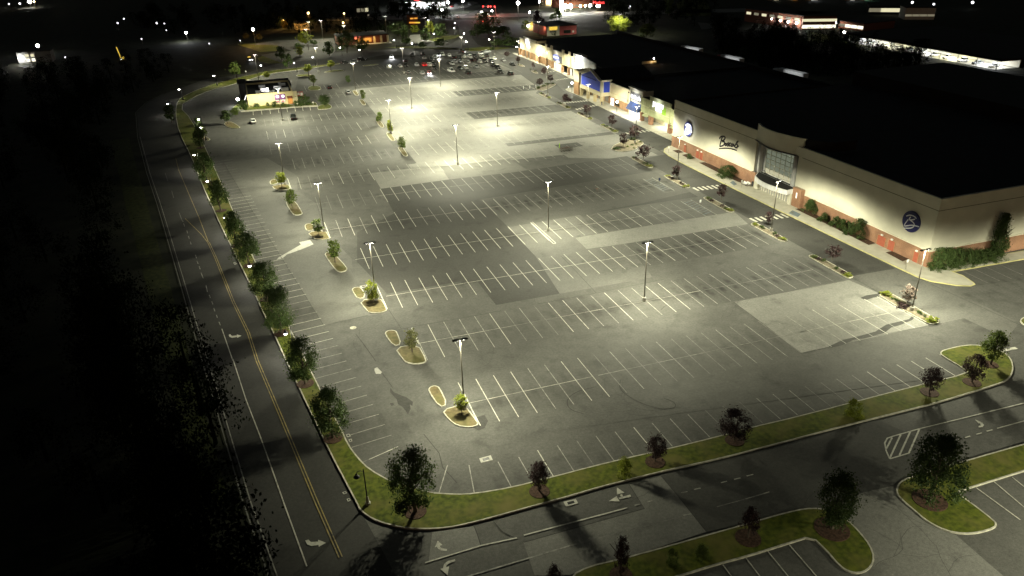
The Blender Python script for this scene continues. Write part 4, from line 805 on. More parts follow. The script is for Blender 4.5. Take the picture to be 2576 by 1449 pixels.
part('wall', MB().box(XF, XF+.4, 187, 256, 3.3, 8.2).box(XF-.1, XF, 232.5, 249.8, 3.3, 9.4).box(XF, 128, 255.7, 256, 0, 8.2).box(XF+.4, 121, 232.5, 232.8, 8.2, 9.4).box(XF-.1, XF, 211.8, 225, 3.3, 8.6), 'tan2', s5)
part('cornice', MB().box(XF-.3, XF+.5, 187, 256.2, 8.2, 8.45).box(XF-.4, XF+.3, 232.3, 250, 9.4, 9.65), 'cap', s5)
for y_ in (254.4, 249, 243.6, 238.4, 230.6, 226.4, 216.8, 209.6, 197.4, 190): part('pier', MB().box(XF-.9, XF, y_, y_+1.3, 0, 3.3), 'brick2', s5)
for y_ in (217.4, 210.6, 196.8, 189.6): part('pilaster', MB().box(XF-.35, XF, y_, y_+2.2, 3.3, 9.9), 'tan2', s5)
part('brick_base', MB().box(XF-.12, XF, 199, 256, 0, 3.3), 'brick2', s5)
part('grey_panel', MB().box(XF-.2, XF-.1, 198.8, 210.4, 3.6, 6.5), 'greyd', s5)
wq = part('lit_windows', MB().box(XF-.25, XF-.13, 199.4, 206, .2, 3.0), 'shop', s5); part('mullions', MB().box(XF-.3, XF-.25, 201, 201.15, .2, 3).box(XF-.3, XF-.25, 203, 203.15, .2, 3).box(XF-.3, XF-.25, 204.6, 204.75, .2, 3), 'tan', wq)
part('doorway', MB().box(XF-.2, XF-.13, 207, 208.6, .1, 3), 'shop', s5); part('doorway', MB().box(XF-.2, XF-.13, 232, 233.5, .1, 3), 'shop', s5); part('doorway', MB().box(XF-.2, XF-.13, 241, 243, .1, 3), 'shop_d', s5); part('doorway', MB().box(XF-.2, XF-.13, 246, 248, .1, 3), 'shop_d', s5); part('doorway', MB().box(XF-.2, XF-.13, 188, 189.6, .1, 3), 'shop', s5)
part('tower', MB().box(XF, XF+3, 178.8, 187, 0, 9.8), 'cream', s5)
tp = part('sign_board', MB().box(XF-.1, XF, 181.6, 185.4, 6.2, 9.4), 'greyd', s5); part('board_letters', MB().box(XF-.16, XF-.1, 182.8, 184.4, 8.3, 8.9).box(XF-.16, XF-.1, 182.7, 184.4, 7.6, 8.0).box(XF-.16, XF-.1, 182.8, 184.5, 7.0, 7.35), 'whitep', tp); part('board_edge', MB().box(XF-.16, XF-.1, 181.8, 185.2, 6.25, 6.5), 'lime_p', tp)
part('light_strip', MB().box(XF-.25, XF+.3, 178.5, 180.2, 4.2, 9.8), 'shop_w', s5)
p1, p2, p3, p4 = (FX('S', *p_, XF) for p_ in ((1640,600),(1920,770),(1920,842),(1640,862)))
part('sloping_side', MB().xprism([(p1.y, p1.z), (p2.y, p2.z), (p3.y, p3.z-3), (p4.y, p4.z-3)], XF+.3, XF+.7), 'whitep', s5)
q1, q2 = FX('S', 1640, 690, XF), FX('S', 1920, 775, XF); part('grey_side', MB().xprism([(q1.y, q1.z), (q2.y, q2.z), (p3.y, p3.z-3), (p4.y, p4.z-3)], XF+.2, XF+.3), 'grey', s5)
part('roof', MB().box(XF+.4, 168, 153.4, 250, 7.6, 7.8), 'roof', s5); part('rear_parapet', MB().box(168, 168.6, 69, 250, 0, 9.1), 'roof', s5)
lamp_light('porch_light', 'AREA', (115-104-.5, -18, 3.1), 45, s5, LWARM, size=(1.4, 8)); lamp_light('porch_light', 'AREA', (115-104-.5, 22, 3.1), 18, s5, LWARM, size=(1.2, 20)); lamp_light('wall_wash', 'AREA', (XF-104-2.5, -38.5, 8.6), 60, s5, LCOOL, size=(2, 4), rot=(0, math.radians(-60), 0))
e1 = empty('lit_sign', (XF-.25, 243.6, 7)); tag(e1, 'white lit letters on the farthest shop front', 'sign'); text_mesh('Ulta', 3.2, 'upper_letters', M['signw'], e1, (-.05, .4, -.3), .1); text_mesh('beauty', 1.9, 'lower_letters', M['signw'], e1, (-.05, -.8, -1.7), .1)
lamp_light('sign_glow', 'AREA', (-1.5, 0, 0), 16.7, e1, LCOOL, size=(6, 2), rot=(0, -PI/2, 0))
e2 = empty('oval_sign', (XF-.3, 205.8, 5.5)); tag(e2, 'oval lit sign with blue ring and white letters on a dark grey panel', 'sign')
n = 28; rg = MB()
rg.add([(-.02, r_*3.5*math.cos(2*PI*i_/n), r_*1.25*math.sin(2*PI*i_/n)) for r_ in (1, .84) for i_ in range(n)], [(i_, (i_+1) % n, n+(i_+1) % n, n+i_) for i_ in range(n)]).build('ring', M['signb'], e2)
text_mesh('OLD NAVY', 1.15, 'letters', M['signw'], e2, (-.05, 0, -.4), .1); text_mesh('outlet', 1.2, 'lower_letters', M['signw'], e2, (-.05, -2.2, -1.9), .1); lamp_light('sign_glow', 'AREA', (-1.3, 0, 0), 13.3, e2, LCOOL, size=(6, 2), rot=(0, -PI/2, 0))
# pavements in front
def walkway(pts, m='walk', km='kerb', name='pavement'): return island(mixed(pts), M[m], name, .2, .14, km, 0)
walkway([(97.1,69),(97.1,-26.4),(130,-27.8),('Q',2900,110),('Q',1855,292),('Q',1960,330),('Q',2060,395),('Q',2085,420),('Q',2040,437),('Q',1900,432),('Q',1640,390),('Q',1500,345),(91.9,-24),(91.4,-5),(91,14),(90.6,40),(90.5,52),(90.8,60),(91.6,64.2),(93.2,66.8),(95.5,68.6)], 'walk', 'ykerb')
walkway([(107.5,69.1),(97.1,69.2),(98.6,69.9),(100,72),(100,92),(100.2,112),(100.7,133),(101.2,145),('T',220,600),('T',80,545),('T',45,515),('T',90,490),('T',210,478),(101.8,153),(107.5,153)])
walkway([(116,183),(113,178),(112.7,184),(114.2,200),(114,220),(113.2,262),(114.6,262),(116,256)])
# mulch beds against the store
def bed(pts): return struct('mulch_bed', MB().sheet(mixed(pts), .185), M['mulch'])
bed(reg('U', [(125,655),(240,645),(330,690),(215,705)])); bed(reg('U', [(298,740),(400,715),(555,800),(440,812)])); bed(reg('U', [(610,880),(715,870),(930,955),(1000,1000),(1330,1150),(1540,1270),(1530,1300),(1320,1230),(960,1060)]))
bed(reg('J', [(270,692),(345,683),(560,770),(830,920),(985,972),(1078,1040),(1010,1056),(620,860)])); bed(reg('J', [(1180,1130),(1250,1118),(1425,1195),(1352,1222)]))
# ------------------------------------------------------------------ trees and shrubs
def leaf_cloud(seed, n, leaf, clumps, shape, spread=.2):
    r = random.Random(seed); m = MB(); cl = []
    while len(cl) < clumps:
        a = r.uniform(0, 2*PI); z = r.random(); rad = shape(z)
        q = (r.random()**.45)*rad; cl.append((q*math.cos(a), q*math.sin(a), z*2, r.uniform(.6, 1.3)))
    for i_ in range(n):
        c = cl[r.randrange(clumps)]; s = spread*c[3]
        p_ = Vector((r.gauss(c[0], s), r.gauss(c[1], s), min(2.05, max(.0, r.gauss(c[2], s*1.1)))))
        u = Vector((r.gauss(0, 1), r.gauss(0, 1), r.gauss(0, 1))).normalized(); v = u.cross(Vector((r.gauss(0, 1), r.gauss(0, 1), r.gauss(0, 1)))).normalized()
        l = leaf*r.uniform(.6, 1.35); u *= l; v *= l*.65
        m.quad(p_-u, p_+v*.9, p_+u, p_-v*.9)
    return m
SH = dict(round=lambda z: .35+.65*math.sin(PI*min(1, .12+z*.86)), egg=lambda z: (.55+.45*math.sin(PI*min(1, .25+z*.4)))*(1-max(0, z-.45)**1.6*2.0)+.05, cone=lambda z: max(.06, 1-z*.97), open=lambda z: .25+.6*math.sin(PI*min(1, .05+z*.9)), bush=lambda z: math.sqrt(max(0.02, 1-z*z*.9)))
CM = {}
def crown_mesh(shape, m, seed, n, leaf, clumps, spread):
    key = (shape, m, seed, n)
    if key not in CM:
        o = leaf_cloud(hash(key[0]) % 1 + seed*13+n, n, leaf, clumps, SH[shape], spread).build('crown', M[m]); CM[key] = o.data; bpy.data.objects.remove(o)
    return CM[key]
TM = {}
def trunk_mesh(seed):
    if seed not in TM:
        r = random.Random(seed); m = MB(); m.tube([(0, 0, 0), (r.uniform(-.03, .03), r.uniform(-.03, .03), .45), (r.uniform(-.05, .05), r.uniform(-.05, .05), .9)], [.028, .02, .008], 7)
        for i_ in range(7):
            a = i_*2.4+r.random(); z = r.uniform(.28, .6); q = r.uniform(.15, .28)
            m.tube([(0, 0, z), (q*.5*math.cos(a), q*.5*math.sin(a), z+.12), (q*math.cos(a), q*math.sin(a), z+.27)], [.013, .009, .003], 5)
        o = m.build('trunk', M['bark']); TM[seed] = o.data; bpy.data.objects.remove(o)
    return TM[seed]
LOD = {0: (8000, .045, 70, .15), 1: (3600, .062, 48, .15), 2: (900, .125, 26, .17), 3: (320, .2, 14, .2)}
def tree(b, H, r, m, label, shape='round', cb=.25, lod=1, seed=None, name='tree', group=None, cat='tree', bed_r=0, trunk=True):
    seed = rnd.randrange(3) if seed is None else seed
    o = empty(name, (b.x, b.y, b.z), 0); tag(o, label, cat, group)
    n, leaf, cl, sp = LOD[lod]
    c = bpy.data.objects.new('crown', crown_mesh(shape, m, seed, n, leaf, cl, sp)); COL.objects.link(c); c.parent = o
    c.location = (0, 0, H*cb); c.scale = (r, r, H*(1-cb)/2); c.rotation_euler = (0, 0, rnd.uniform(0, 6.28))
    if trunk:
        t_ = bpy.data.objects.new('trunk', trunk_mesh(seed)); COL.objects.link(t_); t_.parent = o; t_.scale = (H*.8 if H < 4 else H, )*2+(H*.98,); t_.rotation_euler = (0, 0, rnd.uniform(0, 6.28))
    if bed_r: MB().lathe([(bed_r, .0), (bed_r*.98, .05), (bed_r*.8, .05), (.05, .1)], (0, 0, 0), 18).build('mulch_ring', M['mulch'], o)
    return o
def ptree(c, bx, by, ty, hw, m, label, shape='round', cb=.25, lod=1, gz=.13, bed_r=0, **k_):
    b = G(c, bx, by, gz); u, v = px(c, bx, ty); k2 = REG[c][2]/2576*.644
    H = height_to(b, v); r = hw*k2*proj(Vector((b.x, b.y, H*.6)))[2]/FPX
    return tree(b, H*.96, r*.98, m, label, shape, cb, lod, bed_r=bed_r, **k_)
SG = 'dark street trees along the left grass strip'
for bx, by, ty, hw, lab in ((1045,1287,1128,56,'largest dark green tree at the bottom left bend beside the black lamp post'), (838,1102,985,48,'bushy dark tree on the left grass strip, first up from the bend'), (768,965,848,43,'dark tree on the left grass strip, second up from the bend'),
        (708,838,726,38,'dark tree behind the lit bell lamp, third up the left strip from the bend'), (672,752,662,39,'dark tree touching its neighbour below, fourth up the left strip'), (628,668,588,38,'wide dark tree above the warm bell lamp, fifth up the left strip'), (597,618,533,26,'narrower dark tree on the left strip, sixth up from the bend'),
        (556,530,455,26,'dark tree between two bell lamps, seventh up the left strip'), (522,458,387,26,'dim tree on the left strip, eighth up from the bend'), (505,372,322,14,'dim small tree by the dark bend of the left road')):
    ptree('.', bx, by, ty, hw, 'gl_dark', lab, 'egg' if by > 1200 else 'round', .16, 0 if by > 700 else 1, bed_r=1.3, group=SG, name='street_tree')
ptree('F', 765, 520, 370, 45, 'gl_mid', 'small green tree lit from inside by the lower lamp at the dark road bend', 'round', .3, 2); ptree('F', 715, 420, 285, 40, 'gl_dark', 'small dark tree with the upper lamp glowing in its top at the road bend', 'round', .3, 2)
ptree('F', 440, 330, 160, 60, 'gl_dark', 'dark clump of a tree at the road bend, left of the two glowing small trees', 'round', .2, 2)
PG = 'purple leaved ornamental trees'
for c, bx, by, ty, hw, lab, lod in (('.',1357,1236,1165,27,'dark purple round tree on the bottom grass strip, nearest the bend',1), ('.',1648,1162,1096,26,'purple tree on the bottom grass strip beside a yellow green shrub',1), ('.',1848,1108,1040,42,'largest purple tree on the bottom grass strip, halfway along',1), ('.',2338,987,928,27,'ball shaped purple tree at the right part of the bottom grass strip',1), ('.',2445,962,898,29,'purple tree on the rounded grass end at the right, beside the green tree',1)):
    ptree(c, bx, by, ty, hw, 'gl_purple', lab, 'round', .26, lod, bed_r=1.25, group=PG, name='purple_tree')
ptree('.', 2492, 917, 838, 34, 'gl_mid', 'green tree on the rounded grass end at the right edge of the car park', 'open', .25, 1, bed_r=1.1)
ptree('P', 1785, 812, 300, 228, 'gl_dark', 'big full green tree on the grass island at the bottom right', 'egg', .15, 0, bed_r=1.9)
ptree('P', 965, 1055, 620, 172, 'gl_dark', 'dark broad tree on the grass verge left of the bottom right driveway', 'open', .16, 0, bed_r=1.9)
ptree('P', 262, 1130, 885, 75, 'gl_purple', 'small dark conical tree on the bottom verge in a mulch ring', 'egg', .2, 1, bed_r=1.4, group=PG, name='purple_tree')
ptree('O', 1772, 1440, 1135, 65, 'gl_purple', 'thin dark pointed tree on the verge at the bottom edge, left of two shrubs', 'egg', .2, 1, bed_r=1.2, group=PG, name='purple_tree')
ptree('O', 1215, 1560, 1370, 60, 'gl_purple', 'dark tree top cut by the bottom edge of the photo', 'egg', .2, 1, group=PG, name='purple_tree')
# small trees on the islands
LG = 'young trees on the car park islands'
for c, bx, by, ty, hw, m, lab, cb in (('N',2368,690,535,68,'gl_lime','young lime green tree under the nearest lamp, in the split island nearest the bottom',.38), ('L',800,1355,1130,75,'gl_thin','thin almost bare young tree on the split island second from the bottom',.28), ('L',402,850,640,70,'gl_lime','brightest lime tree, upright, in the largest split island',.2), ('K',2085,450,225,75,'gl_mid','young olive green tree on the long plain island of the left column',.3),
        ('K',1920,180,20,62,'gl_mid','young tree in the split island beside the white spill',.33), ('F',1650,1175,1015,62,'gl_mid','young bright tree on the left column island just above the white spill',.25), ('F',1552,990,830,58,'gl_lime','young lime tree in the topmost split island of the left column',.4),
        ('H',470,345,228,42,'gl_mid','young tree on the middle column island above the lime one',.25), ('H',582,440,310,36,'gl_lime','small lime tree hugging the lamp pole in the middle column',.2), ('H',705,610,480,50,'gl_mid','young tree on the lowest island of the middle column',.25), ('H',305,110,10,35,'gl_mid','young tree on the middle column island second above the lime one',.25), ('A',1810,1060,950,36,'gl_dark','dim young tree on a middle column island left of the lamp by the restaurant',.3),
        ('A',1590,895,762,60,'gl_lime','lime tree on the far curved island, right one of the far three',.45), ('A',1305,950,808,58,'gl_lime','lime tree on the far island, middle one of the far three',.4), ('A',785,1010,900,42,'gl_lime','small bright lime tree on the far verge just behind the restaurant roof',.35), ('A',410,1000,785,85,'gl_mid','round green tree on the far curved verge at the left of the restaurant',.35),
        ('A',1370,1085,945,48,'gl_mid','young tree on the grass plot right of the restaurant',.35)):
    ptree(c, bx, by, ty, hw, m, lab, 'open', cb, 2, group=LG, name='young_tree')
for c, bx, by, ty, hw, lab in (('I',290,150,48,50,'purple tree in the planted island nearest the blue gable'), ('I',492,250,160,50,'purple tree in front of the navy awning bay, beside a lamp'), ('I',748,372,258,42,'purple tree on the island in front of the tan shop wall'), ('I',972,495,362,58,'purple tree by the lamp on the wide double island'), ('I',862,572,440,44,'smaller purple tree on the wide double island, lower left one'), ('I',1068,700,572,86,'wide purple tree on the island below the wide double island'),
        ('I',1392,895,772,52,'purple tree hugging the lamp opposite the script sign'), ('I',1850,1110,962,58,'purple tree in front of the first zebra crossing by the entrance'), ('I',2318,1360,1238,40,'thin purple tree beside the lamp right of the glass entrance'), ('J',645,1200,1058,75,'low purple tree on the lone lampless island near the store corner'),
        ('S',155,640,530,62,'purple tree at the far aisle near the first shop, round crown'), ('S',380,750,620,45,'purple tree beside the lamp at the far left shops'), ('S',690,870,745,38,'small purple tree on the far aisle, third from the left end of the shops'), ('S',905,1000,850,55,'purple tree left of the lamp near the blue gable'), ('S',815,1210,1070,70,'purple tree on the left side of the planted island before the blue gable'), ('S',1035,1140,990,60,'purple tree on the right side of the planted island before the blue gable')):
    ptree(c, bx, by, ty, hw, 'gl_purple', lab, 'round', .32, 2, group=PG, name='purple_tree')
ptree('Q', 1398, 625, 430, 66, 'gl_pale', 'pinkish nearly bare tree beside the lamp on the brightest planted island', 'round', .35, 2, name='bare_tree')
# shrubs
def shrub(c, bx, by, ty, hw, m, label, lod=2, group=None, name='shrub', shape='bush', gz=.13): return ptree(c, bx, by, ty, hw, m, label, shape, .02, lod, gz=gz, name=name, group=group, cat='shrub', trunk=False)
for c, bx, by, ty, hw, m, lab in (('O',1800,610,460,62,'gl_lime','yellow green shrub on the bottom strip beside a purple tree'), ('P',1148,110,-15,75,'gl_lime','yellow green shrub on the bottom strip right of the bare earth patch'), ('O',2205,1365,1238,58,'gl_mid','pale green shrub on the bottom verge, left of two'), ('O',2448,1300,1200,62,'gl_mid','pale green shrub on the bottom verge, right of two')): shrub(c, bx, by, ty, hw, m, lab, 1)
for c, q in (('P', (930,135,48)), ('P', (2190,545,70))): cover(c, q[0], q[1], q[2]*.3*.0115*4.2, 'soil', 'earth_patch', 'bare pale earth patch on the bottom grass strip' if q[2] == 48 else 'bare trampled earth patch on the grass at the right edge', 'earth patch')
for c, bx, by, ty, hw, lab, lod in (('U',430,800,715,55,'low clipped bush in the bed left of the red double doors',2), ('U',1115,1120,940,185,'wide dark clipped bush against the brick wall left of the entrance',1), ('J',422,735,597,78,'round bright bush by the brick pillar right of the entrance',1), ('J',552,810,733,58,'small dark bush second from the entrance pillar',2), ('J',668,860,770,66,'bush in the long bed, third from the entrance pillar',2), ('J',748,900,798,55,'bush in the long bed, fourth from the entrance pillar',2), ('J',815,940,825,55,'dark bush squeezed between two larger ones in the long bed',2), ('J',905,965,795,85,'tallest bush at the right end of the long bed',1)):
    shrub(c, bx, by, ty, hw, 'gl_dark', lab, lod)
for j in range(7):
    t_ = j/6; shrub('J', 1695+t_*600, 1292-t_*95, 1088+t_*12, 88, 'gl_dark', ('front' if j == 0 else ['second','third','fourth','fifth','sixth','last'][j-1])+' clipped hedge bush along the side wall, counted from the store corner', 1, 'clipped hedge bushes by the side wall', 'hedge_bush')
ptree('J', 2290, 1165, 735, 125, 'gl_dark', 'tall dark conical evergreen against the store side wall', 'cone', .03, 0, name='evergreen_tree')
# clumps on the planted islands
EG = 'yellow green grass clumps at the island ends'; BG = 'low dark shrubs in the planted islands'
pn = {-1:'the lampless island near the store corner', 0:'the island right of the glass entrance', 1:'the island before the glass entrance', 2:'the island opposite the script sign', 3:'the island below the wide double one', 5:'the island facing the sage green shop', 6:'the island facing the navy awning', 7:'the island facing the tan shop', 8:'the island nearest the blue gable'}
def clump(x, y_, r, h, m, lab, g, lod=3, name='shrub', cat='shrub'):
    tree(Vector((x, y_, .12)), h, r, m, lab, 'bush', .0, lod, name=name, group=g, cat=cat, trunk=False)
for k, x in FI:
    yc = RS*k; x += 1
    clump(x, yc-4.6, .85, .4, 'gl_lime', 'yellow green grass clump at the near end of '+pn[k], EG, 3, 'grass_clump', 'grass clump')
    clump(x, yc+4.7, .7, .35, 'gl_lime' if k in (0, 2, 5) else 'gl_mid', 'green clump at the far end of '+pn[k], EG, 3, 'grass_clump', 'grass clump')
    for j, dy in enumerate((-3.2, -1.9, 2.2, 3.4)):
        clump(x+rnd.uniform(-.3, .3), yc+dy+rnd.uniform(-.3, .3), rnd.uniform(.35, .55), rnd.uniform(.4, .6), rnd.choice(['gl_dark', 'gl_purple']), 'low dark shrub in '+pn[k]+', '+['nearest','second','third','farthest'][j]+' of four', BG)
for c, x, y_, r, m, lab in (('Q',1185,525,1.0,'gl_lime','bright lime clump at the upper left end of the brightest planted island'), ('Q',1645,780,.95,'gl_lime','bright lime clump at the lower right end of the brightest planted island'), ('Q',1262,565,.4,'gl_dark','small dark shrub next to the upper lime clump of the brightest island'), ('Q',1300,578,.4,'gl_dark','small dark shrub, second from the upper lime clump of the brightest island'), ('Q',1345,640,.85,'gl_purple','wide brown bush left of the lamp on the brightest island'), ('Q',1520,705,.5,'gl_dark','small shrub right of the lamp on the brightest island'), ('Q',1575,735,.35,'gl_dark','tiny shrub beside the lower lime clump of the brightest island'),
        ('I',800,600,1.0,'gl_dark','low dark bush at the lower left of the wide double island'), ('I',960,505,.9,'gl_dark','low dark bush at the top of the wide double island'), ('I',905,575,.4,'gl_mid','small shrub in the middle of the wide double island, left'), ('I',950,560,.45,'gl_dark','small shrub in the middle of the wide double island, centre'), ('I',990,550,.4,'gl_mid','small shrub in the middle of the wide double island, right'), ('I',970,590,.4,'gl_mid','small shrub at the lower edge of the wide double island'), ('I',1030,530,.5,'gl_mid','shrub at the right tip of the wide double island'),
        ('S',790,1260,.9,'gl_dark','dark shrub at the left of the planted island before the blue gable'), ('S',900,1230,.8,'gl_mid','green shrub in the middle of the planted island before the blue gable'), ('S',960,1190,.9,'gl_dark','dark shrub by the lamp base before the blue gable'), ('S',1080,1175,.6,'gl_dark','dark shrub at the right tip of the planted island before the blue gable'), ('S',390,790,.6,'gl_dark','dark low shrub on the far small island at the left'), ('S',440,795,.5,'gl_dark','second dark low shrub on the far small island at the left'), ('S',630,885,.5,'gl_dark','dark low shrub on the far small island left of the planted one'), ('S',720,925,.6,'gl_dark','dark low shrub at the right end of the far small island')):
    q = G(c, x, y_, .12); clump(q.x, q.y, r, r*.8 if r < .8 else .7, m, lab, EG if m == 'gl_lime' else BG)
# ------------------------------------------------------------------ cars
def car_meshes(kind):
    m = MB(); L_, W_ = dict(sedan=(4.6, 1.8), suv=(4.7, 1.92), pickup=(5.6, 1.98))[kind]; h = L_/2
    def loft(secs, close=True):        # secs: (x, half width, z0, z1)
        vs_ = []
        for x, hw, z0, z1, ins in secs: vs_ += [(x, -hw, z0), (x, -hw, (z0+z1)/2+.05), (x, -hw+ins, z1), (x, hw-ins, z1), (x, hw, (z0+z1)/2+.05), (x, hw, z0)]
        fs = [(i_*6+k_, (i_+1)*6+k_, (i_+1)*6+(k_+1) % 6, i_*6+(k_+1) % 6) for i_ in range(len(secs)-1) for k_ in range(6)]
        n_ = len(secs)-1; return vs_, fs+[(5, 4, 3, 2, 1, 0)][::1]+[tuple(n_*6+k_ for k_ in range(6))]
    w2 = W_/2
    hood = dict(sedan=.86, suv=1.0, pickup=1.08)[kind]; deck = dict(sedan=.9, suv=1.02, pickup=.95)[kind]
    body = MB().add(*loft([(-h, w2-.16, .32, deck-.12, .1), (-h+.15, w2-.04, .25, deck, .1), (-.9, w2, .2, deck+.02, .08), (.9, w2, .2, hood+.02, .08), (h-.5, w2-.06, .24, hood-.1, .12), (h-.06, w2-.18, .3, hood-.25, .14)]))
    if kind == 'sedan': cab = [(-1.55, .62, deck, deck+.02, .02), (-.95, .68, deck, 1.4, .12), (.2, .68, hood, 1.43, .12), (1.0, .66, hood, hood+.03, .02)]
    elif kind == 'suv': cab = [(-2.2, .74, deck, deck+.06, .02), (-2.0, .76, deck, 1.62, .14), (.1, .76, hood, 1.7, .14), (.95, .72, hood, hood+.03, .02)]
    else: cab = [(-.95, .78, deck, deck+.06, .02), (-.8, .8, deck, 1.75, .12), (.55, .8, hood, 1.8, .12), (1.25, .76, hood, hood+.03, .02)]
    glass = MB().add(*loft(cab))
    roof = MB(); a, b = cab[1], cab[2]
    roof.add(*loft([(a[0]-.02, a[1]-.1, a[3]-.05, a[3]+.025, .08), (b[0]+.05, b[1]-.1, b[3]-.05, b[3]+.025, .08)]))
    for s in (-1, 1):                  # pillars
        for i_, j_ in ((0, 1), (2, 3)): roof.tube([(cab[i_][0], s*(cab[i_][1]-.03), cab[i_][3]), (cab[j_][0], s*(cab[j_][1]-.12), cab[j_][3])], .05, 4)
        roof.tube([((a[0]+b[0])/2, s*(a[1]-.11), a[3]), ((a[0]+b[0])/2, s*(a[1]+.01), deck)], .05, 4)
    return dict(body=body, glass=glass, roof=roof, L=L_, W=W_, hood=hood, deck=deck)
CARP = {}
def car_proto(kind):
    if kind in CARP: return CARP[kind]
    d = car_meshes(kind); w2 = d['W']/2; h = d['L']/2
    o = empty('parked_car', (0, -9000, 0)); d['body'].build('body', M['car_white'], o, smooth=False); g = d['glass'].build('windows', M['glassd'], o); d['roof'].build('roof', M['car_white'], o)
    for sx in (-1, 1):
        for sy in (-1, 1):
            wm = MB(); n_ = 14; xc, yc, r = sx*d['L']*.3, sy*(w2-.1), .34
            ring = lambda rr, yy: [(xc+rr*math.cos(2*PI*i_/n_), yy, .34+rr*math.sin(2*PI*i_/n_)) for i_ in range(n_)]
            wm.add(ring(r, yc-.11)+ring(r, yc+.11), [tuple(range(n_)), tuple(range(2*n_-1, n_-1, -1))]+[(i_, n_+i_, n_+(i_+1) % n_, (i_+1) % n_) for i_ in range(n_)])
            wh = wm.build('wheel', M['tyre'], o); MB().add(ring(r*.6, yc+sy*.115), [tuple(range(n_))]).build('rim', M['head0'], wh)
    for s in (-1, 1):
        MB().box(h-.22, h-.02, s*w2*.66-.22, s*w2*.66+.22, d['hood']-.36, d['hood']-.2).build('headlight', M['head0'], o)
        MB().box(-h-.01, -h+.12, s*w2*.72-.2, s*w2*.72+.2, d['deck']-.3, d['deck']-.12).build('tail_light', M['tail0'], o)
        MB().box(.75, .95, s*(w2+.06)-.09, s*(w2+.06)+.09, d['deck'], d['deck']+.16).build('mirror', M['black'], o)
    if kind == 'pickup': MB().box(-h+.25, -1.05, -w2+.2, w2-.2, d['deck']+.0, d['deck']+.025).build('bed', M['black'], o)
    CARP[kind] = o; return o
def car(x, y_, rz, kind, colour, label, lights=None, group='cars parked at the far end of the lot', name='parked_car'):
    p_ = car_proto(kind); sub = {'body': M['car_'+colour], 'roof': M['car_'+colour]}
    if lights == 'head': sub['headlight'] = M['head']
    if lights in ('tail', 'brake'): sub['tail_light'] = M['tail']
    o = dup(p_, (x, y_, 0), rz, sub); o.name = name; tag(o, label, 'car' if kind != 'pickup' else 'pickup truck', group)
    if kind == 'suv': o['category'] = 'suv'
    if lights == 'head':
        for s in (-1, 1): lamp_light('beam', 'SPOT', (2.3, s*.6, .65), 150, o, LCOOL, .08, 60, .6, rot=(0, math.radians(-82), 0))
    return o
CL = [(95,705,'sedan','grey','head'),(70,828,'suv','white',0),(200,822,'sedan','silver',0),(300,828,'suv','black',0),(410,808,'sedan','silver',0),(503,810,'suv','red','tail'),(583,808,'suv','white',0),(615,780,'sedan','black',0),(655,860,'suv','black',0),(297,900,'sedan','grey',0),(482,912,'sedan','silver',0),(568,908,'sedan','red','head'),(540,720,'sedan','silver',0),(600,735,'sedan','black',0),(685,690,'suv','black','head'),(735,678,'suv','white',0),(740,708,'sedan','white',0),(660,715,'sedan','silver',0),(238,760,'sedan','black',0),(360,685,'sedan','grey',0),(483,672,'sedan','black',0),(900,715,'suv','black',0),(960,715,'suv','black',0),(1035,705,'sedan','white',0),(1095,705,'suv','white',0),(1160,700,'suv','black',0),(1225,695,'suv','white',0),(1285,693,'sedan','black',0),(1190,670,'sedan','silver',0),(990,640,'suv','black',0),(985,675,'suv','black',0),(1045,675,'sedan','black',0),(1115,680,'sedan','grey',0),(1255,648,'sedan','silver','tail'),(820,765,'sedan','black',0),(885,768,'sedan','silver',0),(860,795,'sedan','white',0),(953,765,'sedan','grey',0),(1070,775,'sedan','silver',0),(1100,750,'suv','black',0),(1165,755,'suv','black',0),(1210,770,'sedan','white',0),(1230,750,'sedan','black',0),(1275,765,'suv','black',0),(1350,760,'suv','black',0),(1385,733,'sedan','white',0),(1500,752,'sedan','silver',0),(855,880,'pickup','white',0),(953,850,'sedan','black',0),(1025,840,'suv','white',0),(1158,838,'sedan','silver',0),(1385,815,'suv','black',0),(1430,845,'suv','black',0),(1460,895,'suv','black',0),(1585,922,'suv','black',0),(1615,803,'sedan','black',0),(1085,918,'suv','black',0)]
cars_ = []
for cx, cy, kd, co, li in CL:
    g = G('B', cx, cy, .75); x, y_ = g.x, g.y
    if not li and x < 94 and y_ < 276: x = (math.floor(x/SW)+.5)*SW; row = round(y_/RS); y_ = RS*row+(2.75 if y_ > RS*row else -2.75) if abs(y_-RS*row) < 6 else y_
    while any(abs(x-a) < 2.2 and abs(y_-b) < 4.8 for a, b, *_ in cars_): x += .9; y_ += .3
    cars_.append((x, y_, kd, co, li))
LN = [(200, 214, 'the nearest short line'), (214, 221.5, 'the second nearest line'), (221.5, 233.5, 'the white pickup line'), (233.5, 251, 'the long middle line'), (251, 262.5, 'the packed line behind it'), (262.5, 276, 'the second farthest line'), (276, 290, 'the farthest line')]
OR = ['first','second','third','fourth','fifth','sixth','seventh','eighth','ninth','tenth','eleventh','twelfth','thirteenth','fourteenth','fifteenth','sixteenth','seventeenth','eighteenth','nineteenth','twentieth']
for a, b, nm in LN:
    for j, q in enumerate(sorted(q for q in cars_ if a <= q[1] < b)):
        x, y_, kd, co, li = q; kn = dict(sedan='car', suv='tall car', pickup='pickup truck')[kd]
        lab = f"{co} {kn}, {OR[j]} from the left in {nm} of parked cars"; rz = -PI/2 if rnd.random() < .6 else PI/2
        if li == 'head': lab = f"{co} {kn} with headlights on, {OR[j]} from the left in {nm}"; rz = math.radians(-100)
        if li == 'tail': lab = f"{co} {kn} with lit tail lights, {OR[j]} from left in {nm}"; rz = PI/2 if x < 95 else 0
        if kd == 'pickup': rz = math.radians(100)
        car(x, y_, rz+rnd.uniform(-.04, .04), kd, co, lab, li or None)
